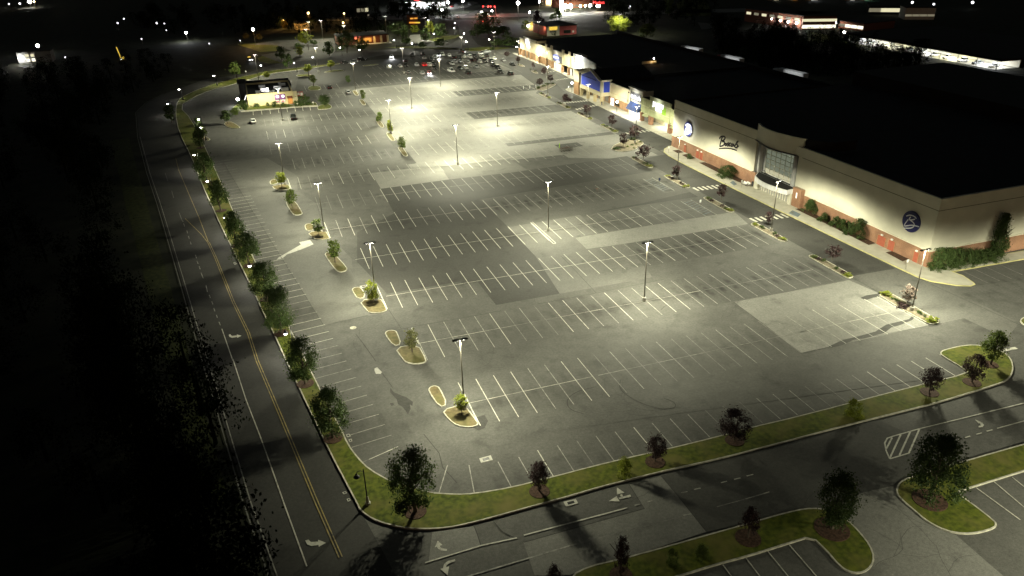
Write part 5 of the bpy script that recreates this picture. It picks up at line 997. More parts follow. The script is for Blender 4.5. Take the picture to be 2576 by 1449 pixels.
for c, x, y_, kd, co, lab in (('A',1568,1090,'sedan','black','black car beside the grass plot right of the restaurant'), ('A',1803,1155,'sedan','silver','grey car next to the lamp island right of the restaurant'), ('A',1765,780,'sedan','black','dark car at the far kerb, left one of three'), ('A',1880,765,'sedan','grey','grey car at the far kerb, middle one of three'), ('A',1975,742,'suv','black','dark tall car at the far kerb, right one of three')):
    g = G(c, x, y_, .75); car(g.x, g.y, (PI/2 if y_ > 900 else .3), kd, co, lab)
g = G('V', 575, 1235, .7); car(g.x, g.y, PI/2, 'sedan', 'white', 'white car parked alone in front of the tan restaurant', group='cars in front of the restaurant')
g = G('V', 1580, 1130, .8); car(g.x, g.y, PI/2, 'pickup', 'black', 'black pickup truck parked in front of the tan restaurant', group='cars in front of the restaurant')
# ------------------------------------------------------------------ the tan restaurant
rs = empty('restaurant', (-12.5, 195, 0)); tag(rs, 'tan drive-through restaurant with purple panel, red door and cluttered black roof', 'restaurant')
part('wall', MB().box(-21, -4, 183, 183.4, 0, 4.8).box(-4.4, -4, 183.4, 208, 0, 4.8).box(-21, -20.6, 183.4, 208, 0, 4.8).box(-20.6, -4.4, 207.6, 208, 0, 4.8), 'ytan', rs)
part('roof', MB().box(-20.6, -4.4, 183.4, 207.6, 4.0, 4.15), 'roof', rs); part('dark_tower', MB().box(-23.6, -21, 199, 208.6, 0, 6.2).box(-24, -20.6, 198.6, 209, 6.2, 6.5), 'roof', rs)
part('rear_parapet', MB().box(-21.2, -3.8, 208, 208.5, 3.5, 5.6).box(-4, -3.6, 195, 208, 3, 5.3), 'roof', rs)
for x, y_, sx, sy, h in ((-14.5,192,2.2,3,1.1), (-14.8,197,2.4,1.6,1.3), (-9,195,3,2,.9), (-6.5,189,2.6,1.6,1.0), (-6.8,200,2.4,2,.8), (-16.8,188,1.6,1.6,.8)): part('roof_unit', MB().box(x-sx/2, x+sx/2, y_-sy/2, y_+sy/2, 4.15, 4.15+h).box(x-sx/2-.08, x+sx/2+.08, y_-sy/2-.08, y_+sy/2+.08, 4.15+h, 4.2+h), 'grey', rs)
for x, y_ in ((-11, 187), (-9, 186.6), (-12.2, 186), (-7.8, 203)): part('vent', MB().lathe([(.35, 4.15), (.35, 4.6), (.6, 4.75), (.55, 4.95), (.1, 5.05)], (x, y_, 0), 12), 'whitep', rs)
part('roof_lamp', MB().box(-13.3, -12.9, 189.4, 189.8, 4.4, 5.3), 'bulb', rs); lamp_light('roof_glow', 'POINT', (-.4, -6.2, 6.0), 35, rs, LCOOL, .2)
pp = part('purple_panel', MB().box(-11, -7, 182.7, 183, 1.95, 3.95), 'purple', rs)
for x in (-10.0, -7.9): MB().add([(x+12.5+.55*math.cos(2*PI*i_/16), -12.35, 3.15+.5*math.sin(2*PI*i_/16)) for i_ in range(16)], [tuple(range(16))]).build('round_lamp', M['signw'], rs)
for x in (-10.9, -8.9):
    q_ = part('window', MB().box(x, x+1.7, 182.86, 183, .75, 1.95), 'greyd', rs); part('pane', MB().box(x+.12, x+1.58, 182.8, 182.86, .85, 1.8), 'shop', q_); part('poster', MB().box(x+.3, x+1.3, 182.76, 182.8, .95, 1.5), 'pink', q_)
rd = part('red_door', MB().box(-6.2, -4.5, 182.8, 183, 0, 2.1), 'wino', rs); part('door_frame', MB().box(-5.45, -5.3, 182.72, 182.8, 0, 2.1).box(-6.25, -6.1, 182.72, 182.8, 0, 2.1).box(-4.6, -4.45, 182.72, 182.8, 0, 2.1), 'redbrown', rd); part('door_hood', MB().box(-6.4, -4.4, 182.2, 183, 2.15, 3.0), 'redbrown', rs)
part('side_wall', MB().box(-3.9, -2.4, 184.6, 185, 0, 4.3), 'tan2', rs)
part('wall_lamp', MB().add([(-21.3, 182.9, 4.6), (-21.1, 182.9, 4.6), (-22, 182.9, 2.9), (-22.2, 182.9, 2.9)], [(0, 1, 2, 3)]), 'signw', rs); part('wall_lamp', MB().ball((-24.6, 187, 2.6), .5), 'bulb', rs); lamp_light('wall_glow', 'POINT', (-12.6, -9, 2.6), 60, rs, LCOOL, .4)
lamp_light('wall_wash', 'AREA', (-3.5, -14.6, 4.4), 60, rs, LWARM, size=(14, .6), rot=(math.radians(35), 0, 0))
mb2 = empty('menu_board', (-1.2, 187.5, 0)); tag(mb2, 'red and white drive-through menu board beside the tan restaurant', 'sign'); MB().box(-1.3, 1.3, -.2, .2, .6, 3.4).build('board', M['pink'], mb2); MB().box(-1.1, -.1, -.24, -.2, 2.2, 3.1).box(.2, 1.1, -.24, -.2, 1.9, 3).box(-1.0, .4, -.24, -.2, .8, 1.3).build('panels', M['whitep'], mb2); MB().box(-1.1, -.9, -.1, .1, 0, .6).box(.9, 1.1, -.1, .1, 0, .6).build('leg', M['pole'], mb2)
island(mixed(reg('V', [(270,1018),(262,990),(1480,905),(1600,880),(2200,860),(2220,880),(1600,905)])), M['walk'], 'pavement', .15, .13, it=0)
island(mixed(reg('V', [(60,900),(240,800),(430,810),(1480,815),(1600,850),(2150,780),(2200,855),(1600,878),(1470,905),(265,988),(120,1000)])), M['grass'], 'grass_bed', it=0)
BH = 'clipped bushes along the tan restaurant'
for bx, by, ty, hw, lab in ((515,875,800,58,'clipped round bush below the tan wall, leftmost'), (660,880,798,80,'long clipped bush below the tan wall, second from left'), (815,850,800,38,'small clipped bush touching the long one below the tan wall'), (945,870,780,45,'upright clipped bush in the middle of the tan wall'), (1115,870,765,100,'largest clipped bush below the left window'), (1325,870,790,58,'round clipped bush below the right window'), (1430,885,820,55,'loose green bush left of the red door'), (1655,880,815,50,'small bush just right of the red door'), (1830,830,600,200,'long dark hedge right of the red door'), (325,960,720,135,'big dark bush at the left corner of the tan restaurant')):
    shrub('V', bx, by, ty, hw, 'gl_dark', lab, 2, BH, 'clipped_bush')
ptree('V', 2375, 885, 600, 190, 'gl_dark', 'broad dark tree on the grass tip right of the restaurant hedge', 'open', .25, 1); ptree('V', 130, 1120, 920, 125, 'gl_mid', 'wide low tree at the left front corner of the restaurant', 'open', .2, 1)
ptree('F', 1000, 345, 215, 62, 'gl_dark', 'dim tree on the leaf shaped island left of the white car', 'open', .3, 2)
for j, (x, y_) in enumerate(((1695,860), (1880,845), (2085,825))):
    q = G('V', x, y_, .13); o = empty('garden_light', q); tag(o, 'white topped garden light by the hedge, '+('nearest the red door','middle one of three','farthest from the red door')[j], 'garden light', 'garden lights along the hedge')
    MB().tube([(0, 0, 0), (0, 0, .75)], .07, 6).build('post', M['grey'], o); MB().lathe([(.4, .75), (.36, .95), (.2, 1.1), (.02, 1.15)], n=12).build('cap', M['cap'], o)
# ------------------------------------------------------------------ street furniture in the lot
def sign_post(x, y_, h, label, white=True):
    o = empty('sign_post', (x, y_, 0)); tag(o, label, 'sign'); MB().tube([(0, 0, 0), (0, 0, h)], .035, 6).build('post', M['pole'], o); MB().box(-.22, .22, -.05, -.035, h-.65, h).build('sign_plate', M['whitep' if white else 'awn'], o)
for c, x, y_, h, lab, wh in (('I',1222,965,2,'small sign post in the upper blue hatched bay',0), ('I',1632,1190,2,'small sign post in the lower blue hatched bay',1), ('U',52,702,2.2,'white sign on the rounded pavement end left of the red doors',1), ('U',1380,1340,2.2,'white sign at the kerb by the blue pavement square',1), ('J',1385,1300,2.2,'white sign on the pavement near the store corner',1), ('T',105,540,1.9,'small white sign on the pavement end left of the blue gable',1), ('A',525,950,2.2,'yellow green road sign on the curved far verge',1)):
    q = G(c, x, y_, .0); sign_post(q.x, q.y, h, lab, wh)
for j, x in enumerate((2220, 2380, 2530)):
    q = G('Z', x, 1080-j*15, 0); o = MB().lathe([(.12, 0), (.12, 1.15), (.08, 1.22)], n=10).build('bollard', M['whitep'], loc=(q.x, q.y, 0)); tag(o, 'white bollard beside the planted island before the blue gable, '+('left','middle','right')[j]+' of three', 'bollard', 'white bollards')
q = G('I', 300, 615); cc = empty('cart_corral', (q.x, q.y, 0), 0); tag(cc, 'cart corral full of dark shopping carts standing in a bay', 'cart corral')
fr = MB()
for sy in (-.9, .9):
    for z_ in (.45, .9): fr.tube([(-2.2, sy, z_), (2.2, sy, z_)], .035, 5)
    for x in (-2.2, 0, 2.2): fr.tube([(x, sy, 0), (x, sy, .95)], .035, 5)
fr.tube([(2.2, -.9, .9), (2.2, .9, .9)], .035, 5); fr.build('frame', M['pole'], cc); MB().box(-2.3, -2.2, .5, .9, .9, 2.3).build('sign_plate', M['lime_p'], cc)
def cart(x, y_, rz, label, group='shopping carts'):
    o = empty('shopping_cart', (x, y_, 0), rz); tag(o, label, 'shopping cart', group); m_ = MB()
    for z_, a in ((.5, .24), (.95, .3)):
        for p_, q_ in (((-.45, -a), (.45, -a*.8)), ((.45, -a*.8), (.45, a*.8)), ((.45, a*.8), (-.45, a)), ((-.45, a), (-.45, -a))): m_.tube([(*p_, z_), (*q_, z_)], .014, 4)
    for k_ in range(9): m_.tube([(-.45+k_*.112, -.24, .5), (-.45+k_*.112, -.3, .95)], .01, 3).tube([(-.45+k_*.112, .24, .5), (-.45+k_*.112, .3, .95)], .01, 3).tube([(-.45+k_*.112, -.24, .5), (-.45+k_*.112, .24, .5)], .01, 3)
    m_.build('basket', M['pole'], o); MB().tube([(-.45, -.25, .12), (.4, -.2, .12), (.4, .2, .12), (-.45, .25, .12)], .02, 4).tube([(-.45, -.25, .12), (-.5, -.28, 1.0), (-.5, .28, 1.0), (-.45, .25, .12)], .02, 4).build('chassis', M['pole'], o); MB().tube([(-.52, -.3, 1.02), (-.52, .3, 1.02)], .03, 5).build('handle', M['reddoor'], o)
    for sx in (-.4, .38):
        for sy in (-.2, .2): MB().ball((sx, sy, .06), .06, 1, 6, 4).build('wheel', M['tyre'], o)
for j in range(8): cart(q.x-1.6+(j//2)*.85, q.y+(-.42 if j % 2 else .42), 0, 'dark shopping cart nested inside the cart corral', 'shopping carts in the corral')
q2 = G('I', 605, 1030); cart(q2.x, q2.y, .6, 'lone shopping cart left in a bay on the dark resurfaced area')
for c, x, y_, lab in (('U',1590,1290,'dark litter bin by the brick wall left of the glass entrance'), ('T',775,820,'dark litter bin at the foot of the blue gable corner pillar')):
    q = G(c, x, y_, .15); o = empty('litter_bin', q); tag(o, lab, 'bin'); MB().lathe([(.3, 0), (.33, .9)], n=12).build('bin_body', M['greyd'], o); MB().lathe([(.36, .9), (.36, .98), (.2, 1.15), (.05, 1.2)], n=12).build('lid', M['black'], o)
for j, (x, y_) in enumerate(((1440,1280), (1500,1285))):
    q = G('U', x, y_, .15); o = empty('bench', q); tag(o, 'small pale bench in front of the mulch bed by the entrance, '+('left','right')[j]+' of two', 'bench'); MB().box(-.25, .25, -.7, .7, .4, .47).build('seat', M['whitep'], o); MB().box(.2, .26, -.7, .7, .5, .9).build('backrest', M['whitep'], o)
    for sy in (-.55, .55): MB().box(-.2, .22, sy-.05, sy+.05, 0, .4).build('leg', M['pole'], o)
# rooftop lamp glowing against a low parapet
q = G('C', 1140, 800, 8.2); o = empty('roof_lamp', (q.x, q.y, 8.2)); tag(o, 'small orange glowing lamp alone on the black shop roof', 'lamp'); MB().tube([(0, 0, 0), (0, 0, 2.0)], .06, 6).build('pole', M['pole'], o); MB().ball((0, 0, 2.1), .22, 1, 10, 6).build('globe', M['bulb'], o); lamp_light('roof_glow', 'POINT', (-.3, -.3, 1.6), 9, o, LSOD, .2)
struct('roof_parapet', MB().box(q.x-5, q.x+1.5, q.y+.6, q.y+1.0, 8.2, 9.2), M['cream'])
bpy.data.objects['roof_parapet'].parent = s4; bpy.data.objects['roof_parapet'].location = -Vector(s4.location); del bpy.data.objects['roof_parapet']['kind']
# ------------------------------------------------------------------ woods
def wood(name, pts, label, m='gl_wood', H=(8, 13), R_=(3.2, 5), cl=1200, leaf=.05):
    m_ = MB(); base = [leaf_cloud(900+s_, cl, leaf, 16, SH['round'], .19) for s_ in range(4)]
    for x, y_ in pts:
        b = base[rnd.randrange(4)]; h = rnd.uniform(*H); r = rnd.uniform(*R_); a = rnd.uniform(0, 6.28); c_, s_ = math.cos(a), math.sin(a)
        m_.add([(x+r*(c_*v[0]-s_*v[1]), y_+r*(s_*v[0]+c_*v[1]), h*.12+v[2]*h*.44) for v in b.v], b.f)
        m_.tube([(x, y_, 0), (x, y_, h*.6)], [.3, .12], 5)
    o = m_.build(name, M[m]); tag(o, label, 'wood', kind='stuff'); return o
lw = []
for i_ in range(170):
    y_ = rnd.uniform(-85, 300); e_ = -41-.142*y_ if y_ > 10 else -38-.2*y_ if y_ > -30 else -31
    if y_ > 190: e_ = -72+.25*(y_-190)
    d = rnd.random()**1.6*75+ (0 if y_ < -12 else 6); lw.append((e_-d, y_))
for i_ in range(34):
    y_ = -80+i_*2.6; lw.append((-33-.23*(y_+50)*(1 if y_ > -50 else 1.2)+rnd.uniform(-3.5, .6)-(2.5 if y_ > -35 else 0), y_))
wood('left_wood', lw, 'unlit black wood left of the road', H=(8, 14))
rw = []
while len(rw) < 150:
    u = rnd.uniform(0, 1700); v = rnd.uniform(190, 640); q = G('D', u, v)
    if v > 230+.19*u-30 and 198 < q.x < 300 and -60 < q.y < 330: rw.append((q.x, q.y))
    elif 205 < q.x < 262 and 20 < q.y < 330: rw.append((q.x, q.y))
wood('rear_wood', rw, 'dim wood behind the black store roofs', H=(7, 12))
bw = []
while len(bw) < 120:
    q = G('A', rnd.uniform(-900, 2300), rnd.uniform(150, 440))
    if q.y < 1100: bw.append((q.x, q.y))
for i_ in range(60):
    q = G('W', rnd.uniform(200, 1400), rnd.uniform(200, 420)); bw.append((q.x, q.y))
for i_ in range(45):
    q = G('C', rnd.uniform(500, 1900), rnd.uniform(60, 330)); bw.append((q.x, q.y))
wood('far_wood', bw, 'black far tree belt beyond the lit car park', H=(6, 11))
FG = 'trees beyond the car park'
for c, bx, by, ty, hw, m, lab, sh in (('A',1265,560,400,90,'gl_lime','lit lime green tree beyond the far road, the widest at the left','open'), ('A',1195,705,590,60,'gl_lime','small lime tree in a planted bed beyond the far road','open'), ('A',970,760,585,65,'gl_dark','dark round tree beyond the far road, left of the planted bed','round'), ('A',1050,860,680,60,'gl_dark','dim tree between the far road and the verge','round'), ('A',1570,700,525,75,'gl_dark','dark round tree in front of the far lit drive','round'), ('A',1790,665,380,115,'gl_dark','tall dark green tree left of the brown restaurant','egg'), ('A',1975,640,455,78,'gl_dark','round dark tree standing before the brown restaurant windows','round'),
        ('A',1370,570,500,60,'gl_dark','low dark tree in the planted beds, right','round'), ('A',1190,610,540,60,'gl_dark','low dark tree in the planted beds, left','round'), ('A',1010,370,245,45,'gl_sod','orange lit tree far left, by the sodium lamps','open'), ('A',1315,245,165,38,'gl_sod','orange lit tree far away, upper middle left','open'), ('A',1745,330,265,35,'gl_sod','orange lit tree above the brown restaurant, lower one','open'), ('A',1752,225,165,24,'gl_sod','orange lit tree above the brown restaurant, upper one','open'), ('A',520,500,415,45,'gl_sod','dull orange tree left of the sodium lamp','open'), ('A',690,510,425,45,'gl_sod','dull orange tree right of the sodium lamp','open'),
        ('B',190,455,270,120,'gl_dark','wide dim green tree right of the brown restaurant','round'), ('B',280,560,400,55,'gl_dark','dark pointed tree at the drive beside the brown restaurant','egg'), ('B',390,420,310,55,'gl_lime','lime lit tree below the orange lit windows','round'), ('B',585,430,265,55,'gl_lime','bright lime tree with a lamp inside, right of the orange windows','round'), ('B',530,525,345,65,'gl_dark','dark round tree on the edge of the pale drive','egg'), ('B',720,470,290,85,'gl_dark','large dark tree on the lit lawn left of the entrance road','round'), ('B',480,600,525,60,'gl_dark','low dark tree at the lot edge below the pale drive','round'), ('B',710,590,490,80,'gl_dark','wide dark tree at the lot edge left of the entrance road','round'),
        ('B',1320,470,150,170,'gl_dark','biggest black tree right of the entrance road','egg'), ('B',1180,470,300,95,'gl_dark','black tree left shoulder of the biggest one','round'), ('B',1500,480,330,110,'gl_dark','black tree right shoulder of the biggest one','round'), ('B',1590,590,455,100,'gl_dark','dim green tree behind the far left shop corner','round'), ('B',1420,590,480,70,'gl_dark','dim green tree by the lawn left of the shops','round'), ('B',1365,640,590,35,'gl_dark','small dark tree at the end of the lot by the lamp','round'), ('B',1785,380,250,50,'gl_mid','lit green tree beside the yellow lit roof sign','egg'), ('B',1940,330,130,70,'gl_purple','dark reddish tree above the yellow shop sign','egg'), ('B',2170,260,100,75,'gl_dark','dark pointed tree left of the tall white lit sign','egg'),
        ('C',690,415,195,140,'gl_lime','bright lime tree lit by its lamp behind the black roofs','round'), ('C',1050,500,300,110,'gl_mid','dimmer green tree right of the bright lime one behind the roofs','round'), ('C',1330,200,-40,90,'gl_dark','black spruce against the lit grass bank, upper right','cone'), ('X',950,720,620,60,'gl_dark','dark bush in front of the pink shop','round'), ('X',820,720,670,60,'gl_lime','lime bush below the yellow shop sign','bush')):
    ptree(c, bx, by, ty, hw, m, lab, sh, .18, 1 if hw > 100 else 2, gz=0, group=FG)
# ------------------------------------------------------------------ far buildings and lights
def slab(name, pts, m, z=.02): return struct(name, MB().sheet(mixed(pts), z), M[m])
slab('far_drive', reg('A', [(540,560),(900,510),(1620,480),(1640,540),(1640,640),(1560,730),(1200,770),(960,790),(700,690),(900,660),(1100,640),(900,570)]), 'lot', -.005)
slab('far_drive', reg('B', [(330,440),(460,430),(520,500),(640,520),(330,560),(300,500)]), 'lot_light', -.004)
slab('lawn', reg('A', [(410,560),(700,535),(960,510),(900,640),(700,655)]), 'grass', -.03); slab('lawn', reg('A', [(660,730),(760,690),(940,700),(1000,790),(800,800),(690,770)]), 'grass', -.03); slab('lawn', reg('B', [(560,500),(760,450),(960,440),(900,480),(640,520)]), 'grass', -.03); slab('lawn', reg('B', [(0,600),(380,575),(800,600),(1100,640),(1500,640),(1650,625),(1650,600),(1250,590),(1000,610)]), 'grass', -.008)
slab('lawn', reg('C', [(1420,40),(1500,0),(1780,0),(1870,130),(1860,200),(1470,200)]), 'grass', .0); slab('lawn', reg('D', [(760,260),(1100,330),(1300,400),(1260,455),(1150,440),(1090,360),(760,355)]), 'grass', .0)
def shed(name, label, cat, x0, x1, y0, y1, h, m, loc=None):
    o = empty(name, ((x0+x1)/2, (y0+y1)/2, 0)); tag(o, label, cat); part('wall', MB().box(x0, x1, y0, y1, 0, h), m, o); part('roof', MB().box(x0-.3, x1+.3, y0-.3, y1+.3, h, h+.35), 'roof', o); return o
br = shed('brown_restaurant', 'brown restaurant with orange lit windows and red hip roof pieces beyond the far road', 'restaurant', 33, 62, 336, 352, 4.6, 'redbrown')
part('lit_wall', MB().box(44, 52, 335.6, 335.9, 1.2, 3.4), 'wino', br)
for x in (45, 47, 49): part('window', MB().box(x, x+1.4, 335.45, 335.6, .7, 2.0), 'glassd', br)
for x in (53.2, 57.2, 61): part('column', MB().box(x, x+1.1, 334.9, 335.9, 0, 4.2), 'tan', br)
part('porch_roof', MB().xprism([(333, 3.4), (336, 4.8), (336, 3.3)], 42, 46), 'pink', br); lamp_light('porch_light', 'AREA', (1, -10.5, 4.2), 45, br, LSOD, size=(14, 1)); part('porch_slab', MB().box(42, 63, 331, 335.4, 0, .4), 'walk', br)
def lit_rows(o, a, b, z, n, hgt, wd, m, skip=()):
    a, b = Vector(a), Vector(b); d = (b-a); nrm = Vector((d.y, -d.x, 0)).normalized()
    if nrm.dot(CAM-Vector((a.x, a.y, 0))) < 0: nrm = -nrm
    for i_ in range(n):
        if i_ in skip: continue
        c = a+d*((i_+.5)/n); t_ = d.normalized()*wd/2; off = nrm*.12; mm = m if isinstance(m, str) else m[i_ % len(m)]
        w_ = MB(); w_.add([(c+s*t_+off*k_+Vector((0, 0, zz)))-Vector(o.location) for k_ in (1, -1) for s, zz in ((-1, z), (1, z), (1, z+hgt), (-1, z+hgt))], [(0, 1, 2, 3), (7, 6, 5, 4), (0, 4, 5, 1), (1, 5, 6, 2), (2, 6, 7, 3), (3, 7, 4, 0)]).build('window', M[mm], o)
def wall_block(name, label, cat, a, b, depth, h, m):
    a, b = Vector((a.x, a.y, 0)), Vector((b.x, b.y, 0)); d = (b-a).normalized(); nrm = Vector((d.y, -d.x, 0))
    if nrm.dot(CAM-a) > 0: nrm = -nrm
    o = empty(name, (a+b)/2); tag(o, label, cat); L_ = Vector(o.location)
    pts = [a-L_, b-L_, b+nrm*depth-L_, a+nrm*depth-L_]; MB().prism(pts, 0, h).build('wall', M[m], o); MB().prism(pts, h, h+.4).build('roof', M['roof'], o); return o, a, b
of, a, b = wall_block('office_building', 'two storey brick office building with rows of lit windows, upper right', 'office', G('D', 230, 178), G('D', 700, 245), 22, 7.6, 'redbrown')
lit_rows(of, a, b, 4.6, 7, 1.5, 4.2, ['winw', 'wind', 'winw', 'wind', 'winw', 'wind', 'winw'])
o2, a, b = wall_block('office_building', 'office wing with bright ground floor windows beside the white flood lamp, upper right', 'office', G('D', 715, 250), G('D', 990, 247), 25, 7.6, 'redbrown'); lit_rows(o2, a, b, 4.6, 3, 1.5, 7, 'winw'); lit_rows(o2, a, b, .8, 3, 1.9, 6.5, 'winw2')
o2, a, b = wall_block('office_building', 'low office wing with a short row of yellow windows right of the flood lamp', 'office', G('D', 1020, 235), G('D', 1225, 262), 25, 4, 'redbrown'); lit_rows(o2, a, b, 1, 4, 1.7, 4, ['wind', 'winw2', 'winw2', 'winw2'])
o2, a, b = wall_block('office_building', 'dark distant block with five yellow windows at the top right', 'office', G('D', 1280, 118), G('D', 1560, 120), 25, 5, 'roof'); lit_rows(o2, a, b, 1.4, 7, 2.4, 4.5, ['wind', 'wind', 'winw', 'winw', 'winw', 'winw', 'winw'])
o2, a, b = wall_block('office_building', 'grey distant building at the top right beside the yellow windows', 'office', G('D', 1570, 165), G('D', 1820, 165), 15, 7, 'grey'); lit_rows(o2, a, b, 2, 4, 1.2, 4, ['wind'])
for j, (x, y_) in enumerate(((465,162), (532,174), (598,184), (668,193))):
    q = G('D', x, y_, 3.4); o = empty('flood_lamp', (q.x, q.y, 0)); tag(o, 'white flood lamp before the office building, '+('leftmost','second','third','rightmost')[j]+' of four', 'lamp', 'white flood lamps before the offices'); MB().tube([(0, 0, 0), (0, 0, 3.3)], .08, 6).build('pole', M['pole'], o); MB().ball((0, 0, 3.5), .65, 1, 10, 6).build('globe', M['bulb'], o); lamp_light('flood_glow', 'POINT', (-.7, -.7, 3.3), 40, o, LCOOL, .3)
for j, (x, y_) in enumerate(((995,192), (1070,270))):
    q = G('D', x, y_, 3.4); o = empty('flood_lamp', (q.x, q.y, 0)); tag(o, ('white lamp on the office wing corner','white lamp standing alone right of the offices')[j], 'lamp', 'white flood lamps before the offices'); MB().tube([(0, 0, 0), (0, 0, 3.3)], .08, 6).build('pole', M['pole'], o); MB().ball((0, 0, 3.5), .6, 1, 10, 6).build('globe', M['bulb'], o); lamp_light('flood_glow', 'POINT', (-.7, -.7, 3.3), 40, o, LWARM, .3)
for j, (x, y_, co) in enumerate(((410,215,'grey'), (572,225,'white'), (630,240,'silver'), (660,238,'white'))):
    q = G('D', x, y_, .6); car(q.x, q.y, .5, 'sedan', co, co+' car parked below the office flood lamps, '+OR[j]+' from left', group='cars by the offices')
# carport with service trucks
A_, B_ = G('D', 1100, 350), G('D', 2330, 585); d = (B_-A_).normalized(); nr = Vector((d.y, -d.x, 0)); nr = nr if nr.dot(CAM-A_) < 0 else -nr
cp = empty('carport', A_); tag(cp, 'long black roofed carport lit from inside over white trucks', 'carport'); Lc = (B_-A_).length
MB().prism([-d*2, d*(Lc+2), d*(Lc+2)+nr*60, -d*2+nr*60], 3.6, 4.6).build('roof', M['roof'], cp); MB().prism([nr*13, nr*13+d*Lc, nr*13.4+d*Lc, nr*13.4], 0, 3.6).build('rear_wall', M['cream'], cp); MB().prism([-d, d*Lc, d*Lc+nr*13, nr*13], .0, .03).build('floor_slab', M['walk'], cp)
for i_ in range(10): p_ = d*(Lc*i_/9)+nr*.6; MB().box(p_.x-.15, p_.x+.15, p_.y-.15, p_.y+.15, 0, 3.6).build('post', M['grey'], cp)
ang = math.atan2(d.y, d.x)
for i_ in range(5): p_ = d*(Lc*(i_+.5)/5)+nr*6; lamp_light('carport_light', 'AREA', (p_.x, p_.y, 3.5), 330, cp, LWARM if i_ % 2 else LCOOL, size=(12, 2), rot=(0, 0, ang))
for j in range(11):
    p_ = A_+d*(Lc*(j+.6)/11.2)+nr*4.5; kd = 'pickup' if j % 2 else 'suv'; car(p_.x, p_.y, math.atan2(-nr.y, -nr.x), kd, 'white' if j not in (4, 9) else 'grey', ('white' if j not in (4, 9) else 'grey')+(' pickup' if j % 2 else ' van')+' under the lit carport, '+OR[j]+' from the left', group='trucks under the carport')
# trailers behind the shops
for j, (a_, b_, cab) in enumerate(((('C',1505,572),('C',1735,612),0), (('C',2010,682),('C',2250,738),1), (('D',530,568),('D',750,616),2))):
    a, b = G(*a_, 4), G(*b_, 4); d2 = (b-a); L_ = d2.length; an = math.atan2(d2.y, d2.x)
    o = empty('semi_trailer', ((a.x+b.x)/2, (a.y+b.y)/2, 0), an); tag(o, 'long white semi trailer behind the black roofs, '+('left one of three','middle one of three with red cab','right one of three')[j], 'trailer', 'white trailers behind the shops')
    MB().box(-L_/2, L_/2, -1.3, 1.3, 1.1, 4.0).build('trailer_box', M['whitep'], o); MB().box(-L_/2+.5, L_/2-.5, -.5, .5, .8, 1.1).build('chassis', M['black'], o)
    for x in (-L_/2+1.5, L_/2-2, L_/2-3.3):
        for s in (-1, 1): w3 = MB().lathe([(.5, -.15), (.5, .15)], (0, 0, 0), 12).build('wheel', M['tyre'], o); w3.rotation_euler = (PI/2, 0, 0); w3.location = (x, s*1.1, .5)
    if cab: MB().xprism([(-1.2, .5), (1.2, .5), (1.2, 3.2), (.9, 3.5), (-.9, 3.5), (-1.2, 3.2)], -L_/2-2.9, -L_/2-.5).build('cab', M['pink' if cab == 1 else 'whitep'], o)
    lamp_light('yard_light', 'SPOT', (2, -9, 9), 170, o, LCOOL, .2, 70, .5, rot=(math.radians(58), 0, 0))
# fuel station
g0, g1 = G('W', 520, 178), G('W', 1200, 178); d = (g1-g0).normalized(); Lg = (g1-g0).length; nr = Vector((-d.y, d.x, 0)); fs_ = empty('fuel_station', g0); tag(fs_, 'brightly lit fuel station canopy at the top edge left of the traffic lights', 'fuel station')
MB().prism([-d*14, d*(Lg+4), d*(Lg+4)+nr*14, -d*14+nr*14], 5.2, 6.3).build('canopy', M['greyd'], fs_); MB().prism([-d*12, d*(Lg+2), d*(Lg+2)+nr*12, -d*12+nr*12], 5.16, 5.18).build('canopy_lights', M['signw'], fs_); MB().prism([-d*16, d*(Lg+8), d*(Lg+8)+nr*26-d*2, -d*16+nr*26], .01, .04).build('forecourt', M['lot_light'], fs_)
for i_ in range(6):
    p_ = d*(Lg*i_/5)+nr*5; MB().box(p_.x-.3, p_.x+.3, p_.y-.3, p_.y+.3, 0, 5.2).build('column', M['whitep'], fs_); p_ = d*(Lg*i_/5)+nr*3; MB().box(p_.x-.6, p_.x+.6, p_.y-.4, p_.y+.4, 0, 1.8).build('pump', M['whitep'], fs_)
MB().prism([nr*17, d*Lg+nr*17, d*Lg+nr*24, nr*24], 0, 4.2).build('kiosk', M['whitep'], fs_); MB().box(d.x*9, d.x*9+4, d.y*9, d.y*9+.3, 6.4, 7.6).build('red_sign', M['signr'], fs_)
for i_ in range(4): p_ = d*(Lg*(i_+.5)/4)+nr*6; lamp_light('canopy_glow', 'AREA', (p_.x, p_.y, 5.0), 2600, fs_, LCOOL, size=(7, 7))
for j, (x, y_, co) in enumerate(((600,150,'white'), (840,150,'silver'), (990,150,'white'), (1130,140,'grey'))):
    q = G('W', x, y_, .6); car(q.x, q.y, .4, 'suv', co, co+' car under the fuel canopy, '+OR[j]+' from left', group='cars at the fuel station')
slab('far_forecourt', reg('W', [(1250,60),(1900,30),(2000,60),(1750,160),(1500,190),(1280,180)]), 'lot_light', .05)
for j, (x, y_, co) in enumerate(((1330,100,'white'), (1480,130,'red'), (1560,95,'grey'), (1660,140,'white'), (1700,20,'white'), (1820,85,'silver'), (1420,60,'black'))):
    q = G('W', x, y_, .6); car(q.x, q.y, .9*j, 'sedan', co, co+' car on the far forecourt right of the fuel canopy, '+OR[j]+' counted', group='cars on the far forecourt')
